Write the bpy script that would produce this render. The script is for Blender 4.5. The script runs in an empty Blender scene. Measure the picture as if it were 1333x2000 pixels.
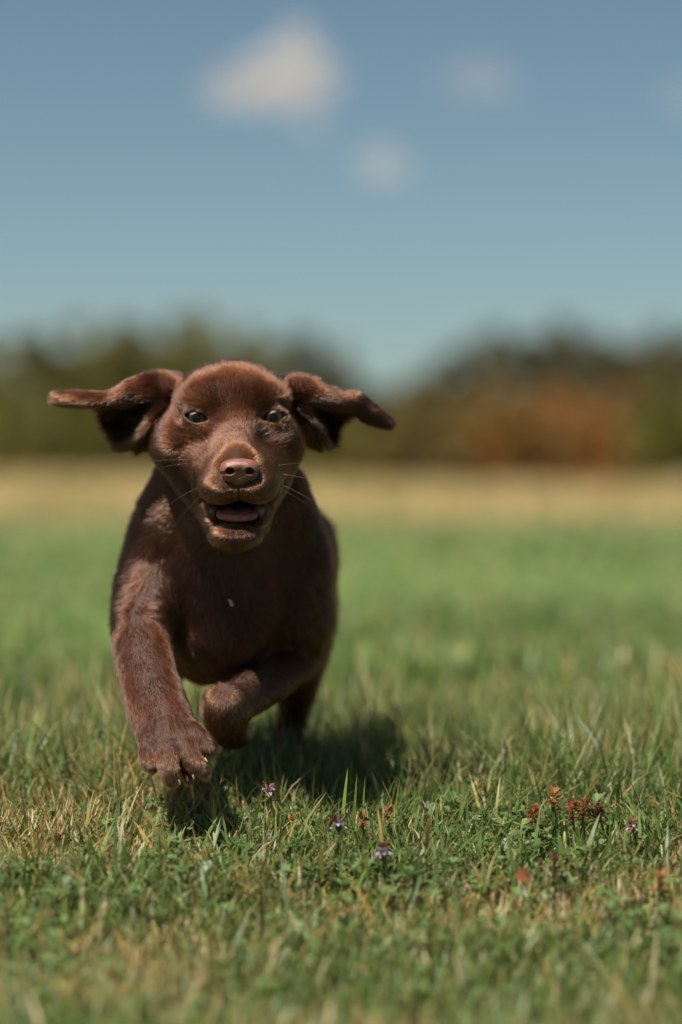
import bpy, math, random
import numpy as np

# ------------------------------------------------------------------ camera, sky, sun, exposure
scene = bpy.context.scene
C = scene.collection
rng = np.random.default_rng(7)
random.seed(7)

FOCAL, SENSOR_W = 85.0, 24.0
K = SENSOR_W / FOCAL / 1333.0          # metres per photo pixel per metre of distance
HORIZON, CAM_H, DOG_Y = 935.0, 0.273, 1.85

cam_data = bpy.data.cameras.new('camera')
cam = bpy.data.objects.new('camera', cam_data)
C.objects.link(cam)
cam.location = (0, 0, CAM_H)
cam.rotation_euler = (math.radians(90), 0, 0)
cam_data.lens = FOCAL
cam_data.sensor_fit = 'HORIZONTAL'
cam_data.sensor_width = SENSOR_W
cam_data.shift_y = -(1000.0 - HORIZON) / 1333.0
cam_data.clip_start = 0.02
cam_data.clip_end = 6000
cam_data.dof.use_dof = True
cam_data.dof.focus_distance = DOG_Y + 0.022
cam_data.dof.aperture_fstop = 2.2
scene.camera = cam

SUN_TO = np.array([-0.32, -0.30, 0.90]); SUN_TO /= np.linalg.norm(SUN_TO)
world = bpy.data.worlds.new('World'); scene.world = world
world.use_nodes = True
wn = world.node_tree
sky = wn.nodes.new('ShaderNodeTexSky')
sky.sky_type = 'NISHITA'
sky.sun_disc = False
sky.sun_elevation = math.asin(SUN_TO[2])
sky.sun_rotation = math.atan2(SUN_TO[0], SUN_TO[1])
sky.altitude = 100
sky.air_density = 0.65
sky.dust_density = 1.0
sky.ozone_density = 0.3
bg = wn.nodes['Background']
tint = wn.nodes.new('ShaderNodeMix'); tint.data_type = 'RGBA'; tint.blend_type = 'MULTIPLY'
tint.inputs[0].default_value = 1.0; tint.inputs[7].default_value = (1.08, 1.16, 0.99, 1)
wn.links.new(sky.outputs[0], tint.inputs[6]); wn.links.new(tint.outputs[2], bg.inputs[0])
bg.inputs[1].default_value = 0.05

sun_data = bpy.data.lights.new('sun', 'SUN')
sun_data.energy = 5.0
sun_data.angle = math.radians(0.55)
sun_data.color = (1.0, 0.94, 0.85)
sun = bpy.data.objects.new('sun', sun_data)
C.objects.link(sun)
from mathutils import Vector
sun.rotation_euler = Vector(SUN_TO).to_track_quat('Z', 'Y').to_euler()
sun.location = Vector(SUN_TO) * 30

vs = scene.view_settings
vs.view_transform = 'Standard'; vs.look = 'None'; vs.gamma = 1.0
vs.use_curve_mapping = False
vs.exposure = 0.75
scene.render.engine = 'CYCLES'
cy = scene.cycles
cy.use_denoising = True
cy.max_bounces = 8; cy.diffuse_bounces = 3; cy.glossy_bounces = 3
cy.transmission_bounces = 6; cy.transparent_max_bounces = 16
cy.caustics_reflective = False; cy.caustics_refractive = False
cy.sample_clamp_indirect = 4.0
scene.cycles_curves.shape = 'RIBBONS'

# ------------------------------------------------------------------ helpers
def at(px, py, dist):
    """photo pixel -> point (metres) at a distance from the camera"""
    return np.array([(px - 666.5) * K * dist, dist, CAM_H + (HORIZON - py) * K * dist])

def P(px, py, w):
    """photo pixel and depth w (cm behind the nose) -> centimetres"""
    return at(px, py, DOG_Y + w * 0.01) * 100.0

def tag(o, label=None, cat=None, group=None, kind=None):
    for k, v in (('label', label), ('category', cat), ('group', group), ('kind', kind)):
        if v: o[k] = v
    return o

def empty(name, loc):
    o = bpy.data.objects.new(name, None); C.objects.link(o)
    o.location = loc; o.empty_display_size = 0.05
    return o

def mesh_obj(name, V, F, mat, parent=None, smooth=True, loop_total=None):
    """V (n,3); F (m,k) with k fixed"""
    me = bpy.data.meshes.new(name)
    V = np.asarray(V, np.float32); F = np.asarray(F, np.int32)
    me.vertices.add(len(V)); me.vertices.foreach_set('co', V.ravel())
    me.loops.add(F.size); me.loops.foreach_set('vertex_index', F.ravel())
    me.polygons.add(len(F))
    me.polygons.foreach_set('loop_start', np.arange(0, F.size, F.shape[1], dtype=np.int32))
    me.polygons.foreach_set('loop_total', np.full(len(F), F.shape[1], np.int32))
    me.update(calc_edges=True)
    if smooth: me.polygons.foreach_set('use_smooth', np.ones(len(F), bool))
    if mat: me.materials.append(mat)
    o = bpy.data.objects.new(name, me); C.objects.link(o)
    if parent: o.parent = parent
    return o

def set_attr(o, name, arr, domain='POINT'):
    arr = np.asarray(arr, np.float32)
    if arr.ndim == 1:
        a = o.data.attributes.new(name, 'FLOAT', domain); a.data.foreach_set('value', arr)
    else:
        if arr.shape[1] == 3: arr = np.c_[arr, np.ones(len(arr), np.float32)]
        a = o.data.attributes.new(name, 'FLOAT_COLOR', domain); a.data.foreach_set('color', arr.ravel())

def sstep(a, b, x):
    t = np.clip((x - a) / (b - a), 0, 1)
    return t * t * (3 - 2 * t)

def vnoise(p, seed=0):
    """value noise 0..1 at points p (n,3)"""
    p = np.asarray(p, np.float64)
    i = np.floor(p).astype(np.int64); f = p - i; f = f * f * (3 - 2 * f)
    def h(a, b, c):
        n = (a * 374761393 + b * 668265263 + c * 2147483647 + seed * 1274126177) & 0x7fffffff
        n = ((n ^ (n >> 13)) * 1274126177) & 0x7fffffff
        n = ((n ^ (n >> 16)) * 668265263) & 0x7fffffff
        return ((n ^ (n >> 15)) & 0xffffff) / float(0xffffff)
    r = 0
    for dx in (0, 1):
        for dy in (0, 1):
            for dz in (0, 1):
                wgt = (f[:, 0] if dx else 1 - f[:, 0]) * (f[:, 1] if dy else 1 - f[:, 1]) * (f[:, 2] if dz else 1 - f[:, 2])
                r = r + wgt * h(i[:, 0] + dx, i[:, 1] + dy, i[:, 2] + dz)
    return r

def unit(v):
    return v / np.maximum(np.linalg.norm(v, axis=-1, keepdims=True), 1e-9)

# ------------------------------------------------------------------ materials
def new_mat(name):
    m = bpy.data.materials.new(name); m.use_nodes = True
    nt = m.node_tree
    return m, nt, nt.nodes['Principled BSDF'], nt.nodes['Material Output']

def noise_node(nt, scale, detail=4, coord='Object'):
    tc = nt.nodes.new('ShaderNodeTexCoord'); n = nt.nodes.new('ShaderNodeTexNoise')
    n.inputs['Scale'].default_value = scale; n.inputs['Detail'].default_value = detail
    nt.links.new(tc.outputs[coord], n.inputs['Vector'])
    return n

def ramp(nt, src, stops):
    r = nt.nodes.new('ShaderNodeValToRGB')
    e = r.color_ramp.elements
    while len(e) < len(stops): e.new(0.5)
    for el, (pos, col) in zip(e, stops):
        el.position = pos; el.color = (*col, 1)
    nt.links.new(src, r.inputs[0])
    return r

def simple_mat(name, col, rough=0.6, var=0.25, scale=30, spec=0.3, bump=0.0):
    m, nt, b, out = new_mat(name)
    n = noise_node(nt, scale)
    c = np.array(col)
    r = ramp(nt, n.outputs['Fac'], [(0.3, tuple(c * (1 - var))), (0.7, tuple(np.minimum(c * (1 + var), 1)))])
    nt.links.new(r.outputs[0], b.inputs['Base Color'])
    b.inputs['Roughness'].default_value = rough
    b.inputs['Specular IOR Level'].default_value = spec
    if bump:
        bp = nt.nodes.new('ShaderNodeBump'); bp.inputs['Strength'].default_value = bump
        bp.inputs['Distance'].default_value = 0.0006
        nt.links.new(n.outputs['Fac'], bp.inputs['Height']); nt.links.new(bp.outputs[0], b.inputs['Normal'])
    return m

def leaf_mat(name, trans=0.35, rough=0.5, spec=0.35):
    """colour from the 'Col' attribute, thin leaf that lets light through"""
    m, nt, b, out = new_mat(name)
    a = nt.nodes.new('ShaderNodeAttribute'); a.attribute_name = 'Col'
    nt.links.new(a.outputs['Color'], b.inputs['Base Color'])
    b.inputs['Roughness'].default_value = rough
    b.inputs['Specular IOR Level'].default_value = spec
    t = nt.nodes.new('ShaderNodeBsdfTranslucent')
    nt.links.new(a.outputs['Color'], t.inputs['Color'])
    mx = nt.nodes.new('ShaderNodeMixShader'); mx.inputs[0].default_value = trans
    nt.links.new(b.outputs[0], mx.inputs[1]); nt.links.new(t.outputs[0], mx.inputs[2])
    nt.links.new(mx.outputs[0], out.inputs['Surface'])
    return m

M_GRASS = leaf_mat('grass_blade', 0.42, 0.45, 0.4)
M_DRY = leaf_mat('dry_grass', 0.3, 0.7, 0.2)
M_LEAF = leaf_mat('tree_leaf', 0.3, 0.5, 0.3)
M_PETAL = leaf_mat('petal', 0.4, 0.6, 0.2)
M_BARK = simple_mat('bark', (0.11, 0.08, 0.055), 0.9, 0.4, 8)

# ------------------------------------------------------------------ ground
def gz(x, y):
    """height of the lawn: small bumps, and a gentle fall towards the camera in front of the puppy"""
    x = np.asarray(x, float); y = np.asarray(y, float)
    b = (vnoise(np.c_[x.ravel() * 2.2, y.ravel() * 2.2, np.zeros(x.size)], 3) - 0.6) * 0.012 - 0.004
    return b.reshape(x.shape) - 0.065 * sstep(1.97, 1.42, y)

_gy = np.linspace(0.9, 4.0, 621)
def ground_dist(py, h=0.0):
    """distance at which something h above the lawn is seen at photo row py"""
    rows = HORIZON + (CAM_H + 0.065 * sstep(1.97, 1.42, _gy) + 0.004 - h) / (K * _gy)
    return float(np.interp(-py, -rows, _gy))

def ground_material():
    m, nt, b, out = new_mat('lawn_soil')
    n1 = noise_node(nt, 45, 6); n2 = noise_node(nt, 0.6, 4)
    r1 = ramp(nt, n1.outputs['Fac'], [(0.3, (0.030, 0.042, 0.012)), (0.55, (0.07, 0.10, 0.028)), (0.75, (0.14, 0.13, 0.05))])
    r2 = ramp(nt, n1.outputs['Fac'], [(0.3, (0.22, 0.16, 0.08)), (0.7, (0.36, 0.28, 0.15))])
    tc = nt.nodes.new('ShaderNodeTexCoord'); sp = nt.nodes.new('ShaderNodeSeparateXYZ')
    nt.links.new(tc.outputs['Object'], sp.inputs[0])
    ad = nt.nodes.new('ShaderNodeMath'); ad.operation = 'MULTIPLY_ADD'
    nt.links.new(n2.outputs['Fac'], ad.inputs[0]); ad.inputs[1].default_value = 4.0
    nt.links.new(sp.outputs['Y'], ad.inputs[2])
    mr = nt.nodes.new('ShaderNodeMapRange'); mr.inputs[1].default_value = 15; mr.inputs[2].default_value = 19
    nt.links.new(ad.outputs[0], mr.inputs[0])
    mx = nt.nodes.new('ShaderNodeMix'); mx.data_type = 'RGBA'
    nt.links.new(mr.outputs[0], mx.inputs[0]); nt.links.new(r1.outputs[0], mx.inputs[6]); nt.links.new(r2.outputs[0], mx.inputs[7])
    nt.links.new(mx.outputs[2], b.inputs['Base Color'])
    b.inputs['Roughness'].default_value = 0.95; b.inputs['Specular IOR Level'].default_value = 0.1
    return m

def build_ground():
    # one sheet to the horizon, finer and gently uneven near the camera
    gx = np.concatenate([[-3000, -600, -120, -30, -8], np.linspace(-3, 3, 61), [8, 30, 120, 600, 3000]])
    gy = np.concatenate([[-600, -60, -8], np.linspace(-2, 8, 101), [12, 20, 40, 80, 160, 400, 1200, 4000]])
    X, Y = np.meshgrid(gx, gy, indexing='ij')
    Z = gz(X.ravel(), Y.ravel())
    V = np.c_[X.ravel(), Y.ravel(), Z]
    n, m = len(gx), len(gy)
    i, j = np.meshgrid(np.arange(n - 1), np.arange(m - 1), indexing='ij')
    a = (i * m + j).ravel()
    o = mesh_obj('ground', V, np.c_[a, a + m, a + m + 1, a + 1], ground_material())
    tag(o, 'mown green lawn ground running out to the dry meadow', kind='structure')
build_ground()

# ------------------------------------------------------------------ grass
def blades(name, root, h, wid, az, lean, bend, col, tipcol, seg, mat, yaw=None):
    """ribbons: root (n,3); each blade rises h, leans towards az, droops by bend; col at the base, tipcol at the tip"""
    n = len(root)
    d = np.c_[np.cos(az), np.sin(az), np.zeros(n)]
    yaw = az + np.pi / 2 + rng.normal(0, 0.5, n) if yaw is None else yaw
    s = np.c_[np.cos(yaw), np.sin(yaw), np.zeros(n)]
    V = np.zeros((n, 2 * seg + 1, 3), np.float32); Cc = np.zeros((n, 2 * seg + 1, 3), np.float32)
    ang = lean.copy(); p = root.copy()
    step = h / seg
    for q in range(seg + 1):
        t = q / seg
        cc = col * (1 - t ** 1.3)[..., None] + tipcol * (t ** 1.3)[..., None] if hasattr(t, 'shape') else col * (1 - t ** 1.3) + tipcol * t ** 1.3
        if q < seg:
            ww = wid * (0.75 + 0.5 * t if t < 0.5 else 1.6 * (1 - t) + 0.2)
            V[:, 2 * q] = p - s * (ww / 2)[:, None]
            V[:, 2 * q + 1] = p + s * (ww / 2)[:, None]
            Cc[:, 2 * q] = cc; Cc[:, 2 * q + 1] = cc
        else:
            V[:, 2 * q] = p; Cc[:, 2 * q] = cc
        p = p + (d * np.sin(ang)[:, None] + np.array([0, 0, 1.0]) * np.cos(ang)[:, None]) * step[:, None]
        ang = ang + bend / seg
    base = (np.arange(n) * (2 * seg + 1))[:, None]
    tris = []
    for q in range(seg - 1):
        a = 2 * q
        tris += [[a, a + 1, a + 3], [a, a + 3, a + 2]]
    a = 2 * (seg - 1); tris.append([a, a + 1, a + 2])
    F = (base[:, None, :] + np.array(tris)[None]).reshape(-1, 3)
    o = mesh_obj(name, V.reshape(-1, 3), F, mat)
    set_attr(o, 'Col', Cc.reshape(-1, 3))
    return o

GREENS = np.array([[0.076, 0.125, 0.024], [0.104, 0.165, 0.034], [0.118, 0.172, 0.055], [0.140, 0.195, 0.044], [0.092, 0.138, 0.046]])
DRYS = np.array([[0.42, 0.32, 0.15], [0.48, 0.38, 0.22], [0.36, 0.22, 0.09], [0.50, 0.34, 0.10]])

def scatter(n, d0, d1, half, inner=0.0):
    """points on the ground between distances d0 and d1, a fan a good deal wider than the view"""
    u = rng.random(n)
    d = np.sqrt(d0 ** 2 + u * (d1 ** 2 - d0 ** 2))
    x = (rng.random(n) * 2 - 1) * (half * d + 0.12)
    if inner:
        a = inner * d + 0.12
        x = np.sign(x) * (a + np.abs(x) * (1 - a / (half * d + 0.12)))
    z = gz(x, d) - 0.002
    return np.c_[x, d, z]

def grass_colors(root, dry_share, seed):
    n = len(root)
    c = GREENS[rng.integers(0, len(GREENS), n)] * rng.uniform(0.75, 1.25, (n, 1))
    patch = vnoise(root * np.array([7, 7, 0]) + 5, seed)
    big = vnoise(root * np.array([2.2, 2.2, 0]) + 9, seed + 1)
    dry = rng.random(n) < dry_share * (0.25 + 2.2 * sstep(0.45, 0.8, patch))
    c[dry] = DRYS[rng.integers(0, len(DRYS), dry.sum())] * rng.uniform(0.7, 1.15, (dry.sum(), 1))
    c = c * (0.8 + 0.4 * big)[:, None]
    tip = c * rng.uniform(0.9, 1.35, (n, 1))
    half_dry = rng.random(n) < dry_share * 0.9
    tip[half_dry] = DRYS[rng.integers(0, len(DRYS), half_dry.sum())] * rng.uniform(0.7, 1.1, (half_dry.sum(), 1))
    return c, tip, dry

def build_grass():
    # close lawn: fine tangled blades in the sharp zone
    n = 165000
    r = np.r_[scatter(n, 1.10, 2.75, 0.19), scatter(45000, 1.0, 2.75, 0.55, 0.19)]; n = len(r)
    big = vnoise(r * np.array([6, 6, 0]), 21); b2 = vnoise(r * np.array([16, 16, 0]), 22)
    h = rng.gamma(5, 0.0042, n) * (0.5 + 0.9 * big) * (0.6 + 0.7 * b2) + 0.008
    h = np.minimum(h, 0.085) * (1 + 0.75 * sstep(1.88, 2.08, r[:, 1]))
    wid = rng.uniform(0.0009, 0.0026, n)
    c, tip, dry = grass_colors(r, 0.27, 31)
    near_tone = np.array([1.30, 1.28, 1.35]); c[~dry] = c[~dry] * near_tone; tip = tip * np.array([1.2, 1.2, 1.25])
    h[dry] *= 0.85; wid[dry] *= 0.8
    blades_o = blades('lawn_grass', r, h, wid, rng.uniform(0, 2 * np.pi, n), np.abs(rng.normal(0.42, 0.38, n)), rng.uniform(0.1, 1.4, n), c, tip, 4, M_GRASS)
    tag(blades_o, 'short tangled green lawn grass with dry stems around the puppy', 'grass', kind='stuff')
    # broad taller blades standing out of the lawn
    n = 2600
    r = scatter(n, 1.0, 2.9, 0.19)
    big = vnoise(r * np.array([5, 5, 0]), 41)
    keep = rng.random(n) < 0.25 + 1.2 * sstep(0.45, 0.8, big); r = r[keep]; n = len(r)
    keep = rng.random(n) < np.where(r[:, 1] < 1.6, 0.45, 1.0); r = r[keep]; n = len(r)
    c, tip, dry = grass_colors(r, 0.15, 51)
    o = blades('tall_grass', r, rng.uniform(0.030, 0.065, n) * (1 + 0.5 * sstep(1.9, 2.15, r[:, 1])), rng.uniform(0.0022, 0.0040, n), rng.uniform(0, 2 * np.pi, n),
               np.abs(rng.normal(0.2, 0.25, n)), rng.uniform(0.1, 0.9, n), c * 1.1, tip * 1.1, 6, M_GRASS)
    tag(o, 'broad taller grass blades sticking up out of the near lawn', 'grass', kind='stuff')
    # single blades that stand out in front of and beside the puppy: (root pixel, tip pixel, width, yellowing)
    H = [((352, 1700), (272, 1565), 4.5, 1), ((428, 1650), (365, 1585), 3.2, 0), ((540, 1610), (558, 1502), 3.4, 0), ((640, 1600), (664, 1532), 3.2, 0),
         ((668, 1610), (690, 1535), 3.4, 0), ((640, 1640), (700, 1560), 3, 0), ((470, 1600), (440, 1540), 3, 0), ((455, 1640), (462, 1550), 3, 0),
         ((240, 1610), (245, 1500), 3.4, 0), ((140, 1590), (118, 1480), 3.2, 0), ((60, 1560), (25, 1520), 3.5, 1), ((1112, 1570), (1136, 1485), 5, 1),
         ((1005, 1740), (990, 1620), 6, 0), ((1155, 1690), (1110, 1600), 4.5, 0), ((1225, 1710), (1150, 1655), 5, 0), ((1285, 1640), (1292, 1525), 3, 0),
         ((1310, 1660), (1300, 1520), 2.2, 0), ((810, 1610), (832, 1530), 4, 0), ((900, 1600), (880, 1520), 4, 0), ((1210, 1560), (1215, 1470), 5, 0),
         ((1090, 1650), (1085, 1540), 3, 0), ((480, 1740), (455, 1650), 5, 1), ((745, 1780), (765, 1725), 4, 1)]
    rr, hh2, aa, ww2, cc2, tt2, ll = [], [], [], [], [], [], []
    for (b0, t0, wd, yl) in H:
        dist = ground_dist(b0[1])
        p0 = at(b0[0], b0[1], dist); p1 = at(t0[0], t0[1], dist)
        dv = p1 - p0
        rr.append(p0 - [0, 0, 0.004]); hh2.append(np.linalg.norm(dv) * 1.03); aa.append(0.0 if dv[0] > 0 else np.pi)
        ll.append(max(math.atan2(abs(dv[0]), dv[2]) - 0.12, 0)); ww2.append(wd * 0.0008)
        g0 = GREENS[rng.integers(0, 5)] * 1.1
        cc2.append(g0); tt2.append(DRYS[3] if yl else g0 * 1.2)
    n = len(H)
    o = blades('tall_grass', np.array(rr), np.array(hh2), np.array(ww2), np.array(aa), np.array(ll), np.full(n, 0.25), np.array(cc2), np.array(tt2), 8, M_GRASS, yaw=rng.normal(0, 0.5, n))
    tag(o, 'long single grass blades rising around the puppy feet', 'grass', kind='stuff')
    # low clover leaves between the blades
    n = 9000
    r = scatter(n, 1.1, 2.9, 0.19)
    r = r[rng.random(n) < 0.15 + 1.3 * sstep(0.5, 0.75, vnoise(r * np.array([9, 9, 0]), 91))]; n = len(r)
    r[:, 2] += rng.uniform(0.008, 0.026, n)
    r = np.repeat(r, 3, 0); az = np.repeat(rng.uniform(0, 6.28, n), 3) + np.tile([0, 2.09, 4.19], n); n3 = 3 * n
    size = np.repeat(rng.uniform(0.0025, 0.0058, n), 3)
    tilt = rng.normal(0.25, 0.3, n3)
    dr = np.c_[np.cos(az) * np.cos(tilt), np.sin(az) * np.cos(tilt), np.sin(tilt)]; sd = np.c_[-np.sin(az), np.cos(az), np.zeros(n3)]
    prof = [(0.0, 0.0), (0.7, 0.55), (1.4, 0.75), (1.9, 0.35), (1.8, 0.0), (1.9, -0.35), (1.4, -0.75), (0.7, -0.55)]
    V = np.stack([r + (dr * a + sd * b + np.array([0, 0, 0.25]) * abs(b)) * size[:, None] for a, b in prof], 1).reshape(-1, 3)
    F = (np.arange(n3) * 8)[:, None, None] + np.array([[0, 1, 2, 4], [2, 3, 4, 4], [0, 4, 6, 7], [4, 5, 6, 6]])[None]
    F = F.reshape(-1, 4)
    F3 = np.r_[F[:, [0, 1, 2]], F[F[:, 2] != F[:, 3]][:, [0, 2, 3]]]
    o = mesh_obj('clover', V, F3, M_GRASS)
    cl = np.array([0.135, 0.20, 0.065]) * rng.uniform(0.7, 1.4, (n, 1))
    set_attr(o, 'Col', np.repeat(np.repeat(cl, 3, 0), 8, 0))
    tag(o, 'low clover leaves between the grass blades', 'clover', kind='stuff')
    # middle lawn
    n = 110000
    r = np.r_[scatter(n, 2.6, 7.0, 0.21), scatter(60000, 2.6, 7.0, 0.62, 0.21)]; n = len(r)
    big = vnoise(r * np.array([3, 3, 0]), 61)
    h = rng.uniform(0.035, 0.075, n) * (0.6 + 0.9 * big) * (1 - 0.3 * sstep(3.2, 5, r[:, 1]))
    c, tip, dry = grass_colors(r, 0.07, 71)
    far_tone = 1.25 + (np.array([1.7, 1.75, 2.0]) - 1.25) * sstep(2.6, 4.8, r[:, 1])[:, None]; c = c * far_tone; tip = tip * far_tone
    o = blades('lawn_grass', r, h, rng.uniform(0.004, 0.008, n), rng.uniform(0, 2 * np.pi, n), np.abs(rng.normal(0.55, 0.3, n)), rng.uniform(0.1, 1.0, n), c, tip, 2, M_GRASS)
    tag(o, 'soft blurred green lawn behind the puppy', 'grass', kind='stuff')
    # far lawn
    n = 90000
    r = np.r_[scatter(n, 6.8, 18.0, 0.24), scatter(60000, 6.8, 18.0, 0.70, 0.24)]; n = len(r)
    c, tip, dry = grass_colors(r, 0.06, 81)
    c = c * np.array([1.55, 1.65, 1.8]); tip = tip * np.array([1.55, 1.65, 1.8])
    straw = rng.random(n) < 0.55 * sstep(8.5, 15.5, r[:, 1]); c[straw] = DRYS[rng.integers(0, 2, straw.sum())]; tip[straw] = c[straw] * 1.1
    keep = r[:, 1] < 14.5 + 3.0 * vnoise(r * np.array([0.5, 0.5, 0]), 83); r = r[keep]; n = len(r)
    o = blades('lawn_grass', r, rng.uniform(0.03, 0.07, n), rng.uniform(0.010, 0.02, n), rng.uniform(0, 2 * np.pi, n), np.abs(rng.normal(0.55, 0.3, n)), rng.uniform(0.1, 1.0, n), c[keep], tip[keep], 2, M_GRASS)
    tag(o, 'far mown lawn just in front of the dry meadow', 'grass', kind='stuff')
    # unmown dry meadow before the trees
    n = 90000
    r = np.r_[scatter(n, 14.0, 70.0, 0.30), scatter(80000, 14.0, 70.0, 0.75, 0.30)]; n = len(r)
    edge = 15.0 + 3.0 * vnoise(r * np.array([0.5, 0.5, 0]), 83)
    r = r[r[:, 1] > edge]; n = len(r)
    side = r[:, 0] / r[:, 1]                       # lower sward to the right
    hh = rng.uniform(0.6, 1.1, n) * (0.40 - 0.17 * sstep(-0.06, 0.06, side)) * (0.55 + 0.45 * sstep(15, 26, r[:, 1]))
    c = DRYS[rng.integers(0, 2, n)] * rng.uniform(0.9, 1.3, (n, 1)) * np.array([1.05, 1.02, 0.98])
    g = rng.random(n) < 0.22
    c[g] = GREENS[rng.integers(0, 5, g.sum())] * 1.3
    o = blades('meadow_grass', r, hh, rng.uniform(0.012, 0.03, n), rng.uniform(0, 2 * np.pi, n), np.abs(rng.normal(0.15, 0.2, n)), rng.uniform(0.1, 0.8, n), c, c * 1.15, 3, M_DRY)
    tag(o, 'tall straw coloured dry grass of the meadow before the trees', 'grass', kind='stuff')
build_grass()
#@@MARK_GRASS_END

# ------------------------------------------------------------------ trees beyond the meadow
TREE_COL = {
    'olive': [(0.175, 0.160, 0.034), (0.220, 0.195, 0.044), (0.140, 0.135, 0.030)],
    'dark': [(0.105, 0.098, 0.036), (0.135, 0.115, 0.045), (0.085, 0.080, 0.032)],
    'rust': [(0.42, 0.185, 0.050), (0.33, 0.19, 0.050), (0.17, 0.145, 0.045)],
    'yellow': [(0.20, 0.155, 0.04), (0.23, 0.16, 0.045), (0.15, 0.13, 0.04)],
    'brown': [(0.28, 0.155, 0.055), (0.22, 0.14, 0.05), (0.17, 0.12, 0.045)],
}
def cone_mesh(a, b, ra, rb, sides=7):
    a, b = np.array(a, float), np.array(b, float)
    d = unit(b - a); u = unit(np.cross(d, [0.3, 0.9, 0.1])); v = np.cross(d, u)
    th = np.linspace(0, 2 * np.pi, sides, endpoint=False)
    ring = np.cos(th)[:, None] * u + np.sin(th)[:, None] * v
    V = np.r_[a + ring * ra, b + ring * rb]
    k = np.arange(sides); k2 = (k + 1) % sides
    return V, np.c_[k, k2, k2 + sides, k + sides]

def join_parts(parts):
    Vs, Fs, o = [], [], 0
    for V, F in parts:
        Vs.append(V); Fs.append(F + o); o += len(V)
    return np.concatenate(Vs), np.concatenate(Fs)

def tree(px, top, dist, half_px, kind, label, conifer=False, shrub=False, nleaf=4200):
    base = at(px, HORIZON, dist); base[2] = 0
    H = at(px, top - (0 if shrub else 34 if px < 700 else 24), dist)[2]
    R = half_px * K * dist * (1.0 if shrub else 1.12)
    root = empty('tree' if not shrub else 'shrub', base)
    tag(root, label, 'tree' if not shrub else 'shrub', 'trees and shrubs along the far field edge')
    # trunk and limbs
    parts = []
    th = H * (0.9 if conifer else 0.45 if not shrub else 0.2)
    nst = 1 if not shrub else 4
    tips = []
    for s in range(nst):
        off = np.array([random.uniform(-.3, .3), random.uniform(-.3, .3), 0]) * R * (shrub)
        p0 = off * 0.3; p1 = off + np.array([random.uniform(-.1, .1) * R, random.uniform(-.1, .1) * R, th])
        parts.append(cone_mesh(p0 - [0, 0, 0.1], p1, H * 0.035 / nst ** 0.5, H * (0.008 if conifer else 0.02) / nst ** 0.5))
        tips.append(p1)
    if not conifer:
        for q in range(7):
            a = q * 2.4; s = tips[q % nst]
            e = s * np.array([1, 1, 0.75]) + np.array([math.cos(a) * R * 0.55, math.sin(a) * R * 0.55, H * random.uniform(0.1, 0.4)])
            parts.append(cone_mesh(s * np.array([1, 1, random.uniform(0.7, 1)]), e, H * 0.014, H * 0.005))
    V, F = join_parts(parts)
    mesh_obj('trunk', V, F, M_BARK, root)
    # crown: leaf-sized faces clustered on uneven boughs through the volume
    nb = 80
    if conifer:
        t = rng.random(nb) ** 0.8; a = rng.uniform(0, 2 * np.pi, nb)
        rr = R * (1.02 - t) * rng.uniform(0.5, 1.0, nb)
        cen = np.c_[np.cos(a) * rr, np.sin(a) * rr, H * (0.08 + 0.90 * t)]
        cr = R * (0.10 + 0.20 * (1 - t))
    else:
        v = unit(rng.normal(size=(nb, 3))) * (rng.random((nb, 1)) ** 0.33)
        lo = 0.0 if shrub else 0.05
        zc, zr = H * (0.5 + lo / 2), H * (0.5 - lo / 2) * 0.95
        cen = np.c_[v[:, 0] * R * 0.85, v[:, 1] * R * 0.85, zc + v[:, 2] * zr]
        cen[:, :2] *= rng.uniform(0.7, 1.15, (nb, 1))
        cr = rng.uniform(0.16, 0.30, nb) * min(R, H * 0.5)
    which = rng.integers(0, nb, nleaf)
    p = cen[which] + unit(rng.normal(size=(nleaf, 3))) * (rng.random((nleaf, 1)) ** 0.5) * cr[which][:, None]
    p[:, 2] = np.maximum(p[:, 2], 0.03 * H)
    sz = rng.uniform(0.05, 0.11, nleaf) * min(R, H * .6) * (0.8 if conifer else 1)
    t1 = unit(rng.normal(size=(nleaf, 3))); t2 = unit(np.cross(t1, rng.normal(size=(nleaf, 3))))
    Vq = np.stack([p - t1 * sz[:, None], p + t2 * sz[:, None] * .6, p + t1 * sz[:, None], p - t2 * sz[:, None] * .6], 1).reshape(-1, 3)
    Fq = np.arange(4 * nleaf).reshape(-1, 4)
    pal = np.array(TREE_COL[kind]); cb = pal[rng.integers(0, 3, nb)] * rng.uniform(0.75, 1.25, (nb, 1))
    col = np.repeat(cb[which] * rng.uniform(0.8, 1.2, (nleaf, 1)), 4, 0)
    o = mesh_obj('crown', Vq, Fq, M_LEAF, root, smooth=False)
    set_attr(o, 'Col', col)
    o['kind'] = 'stuff'
    return root

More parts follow.
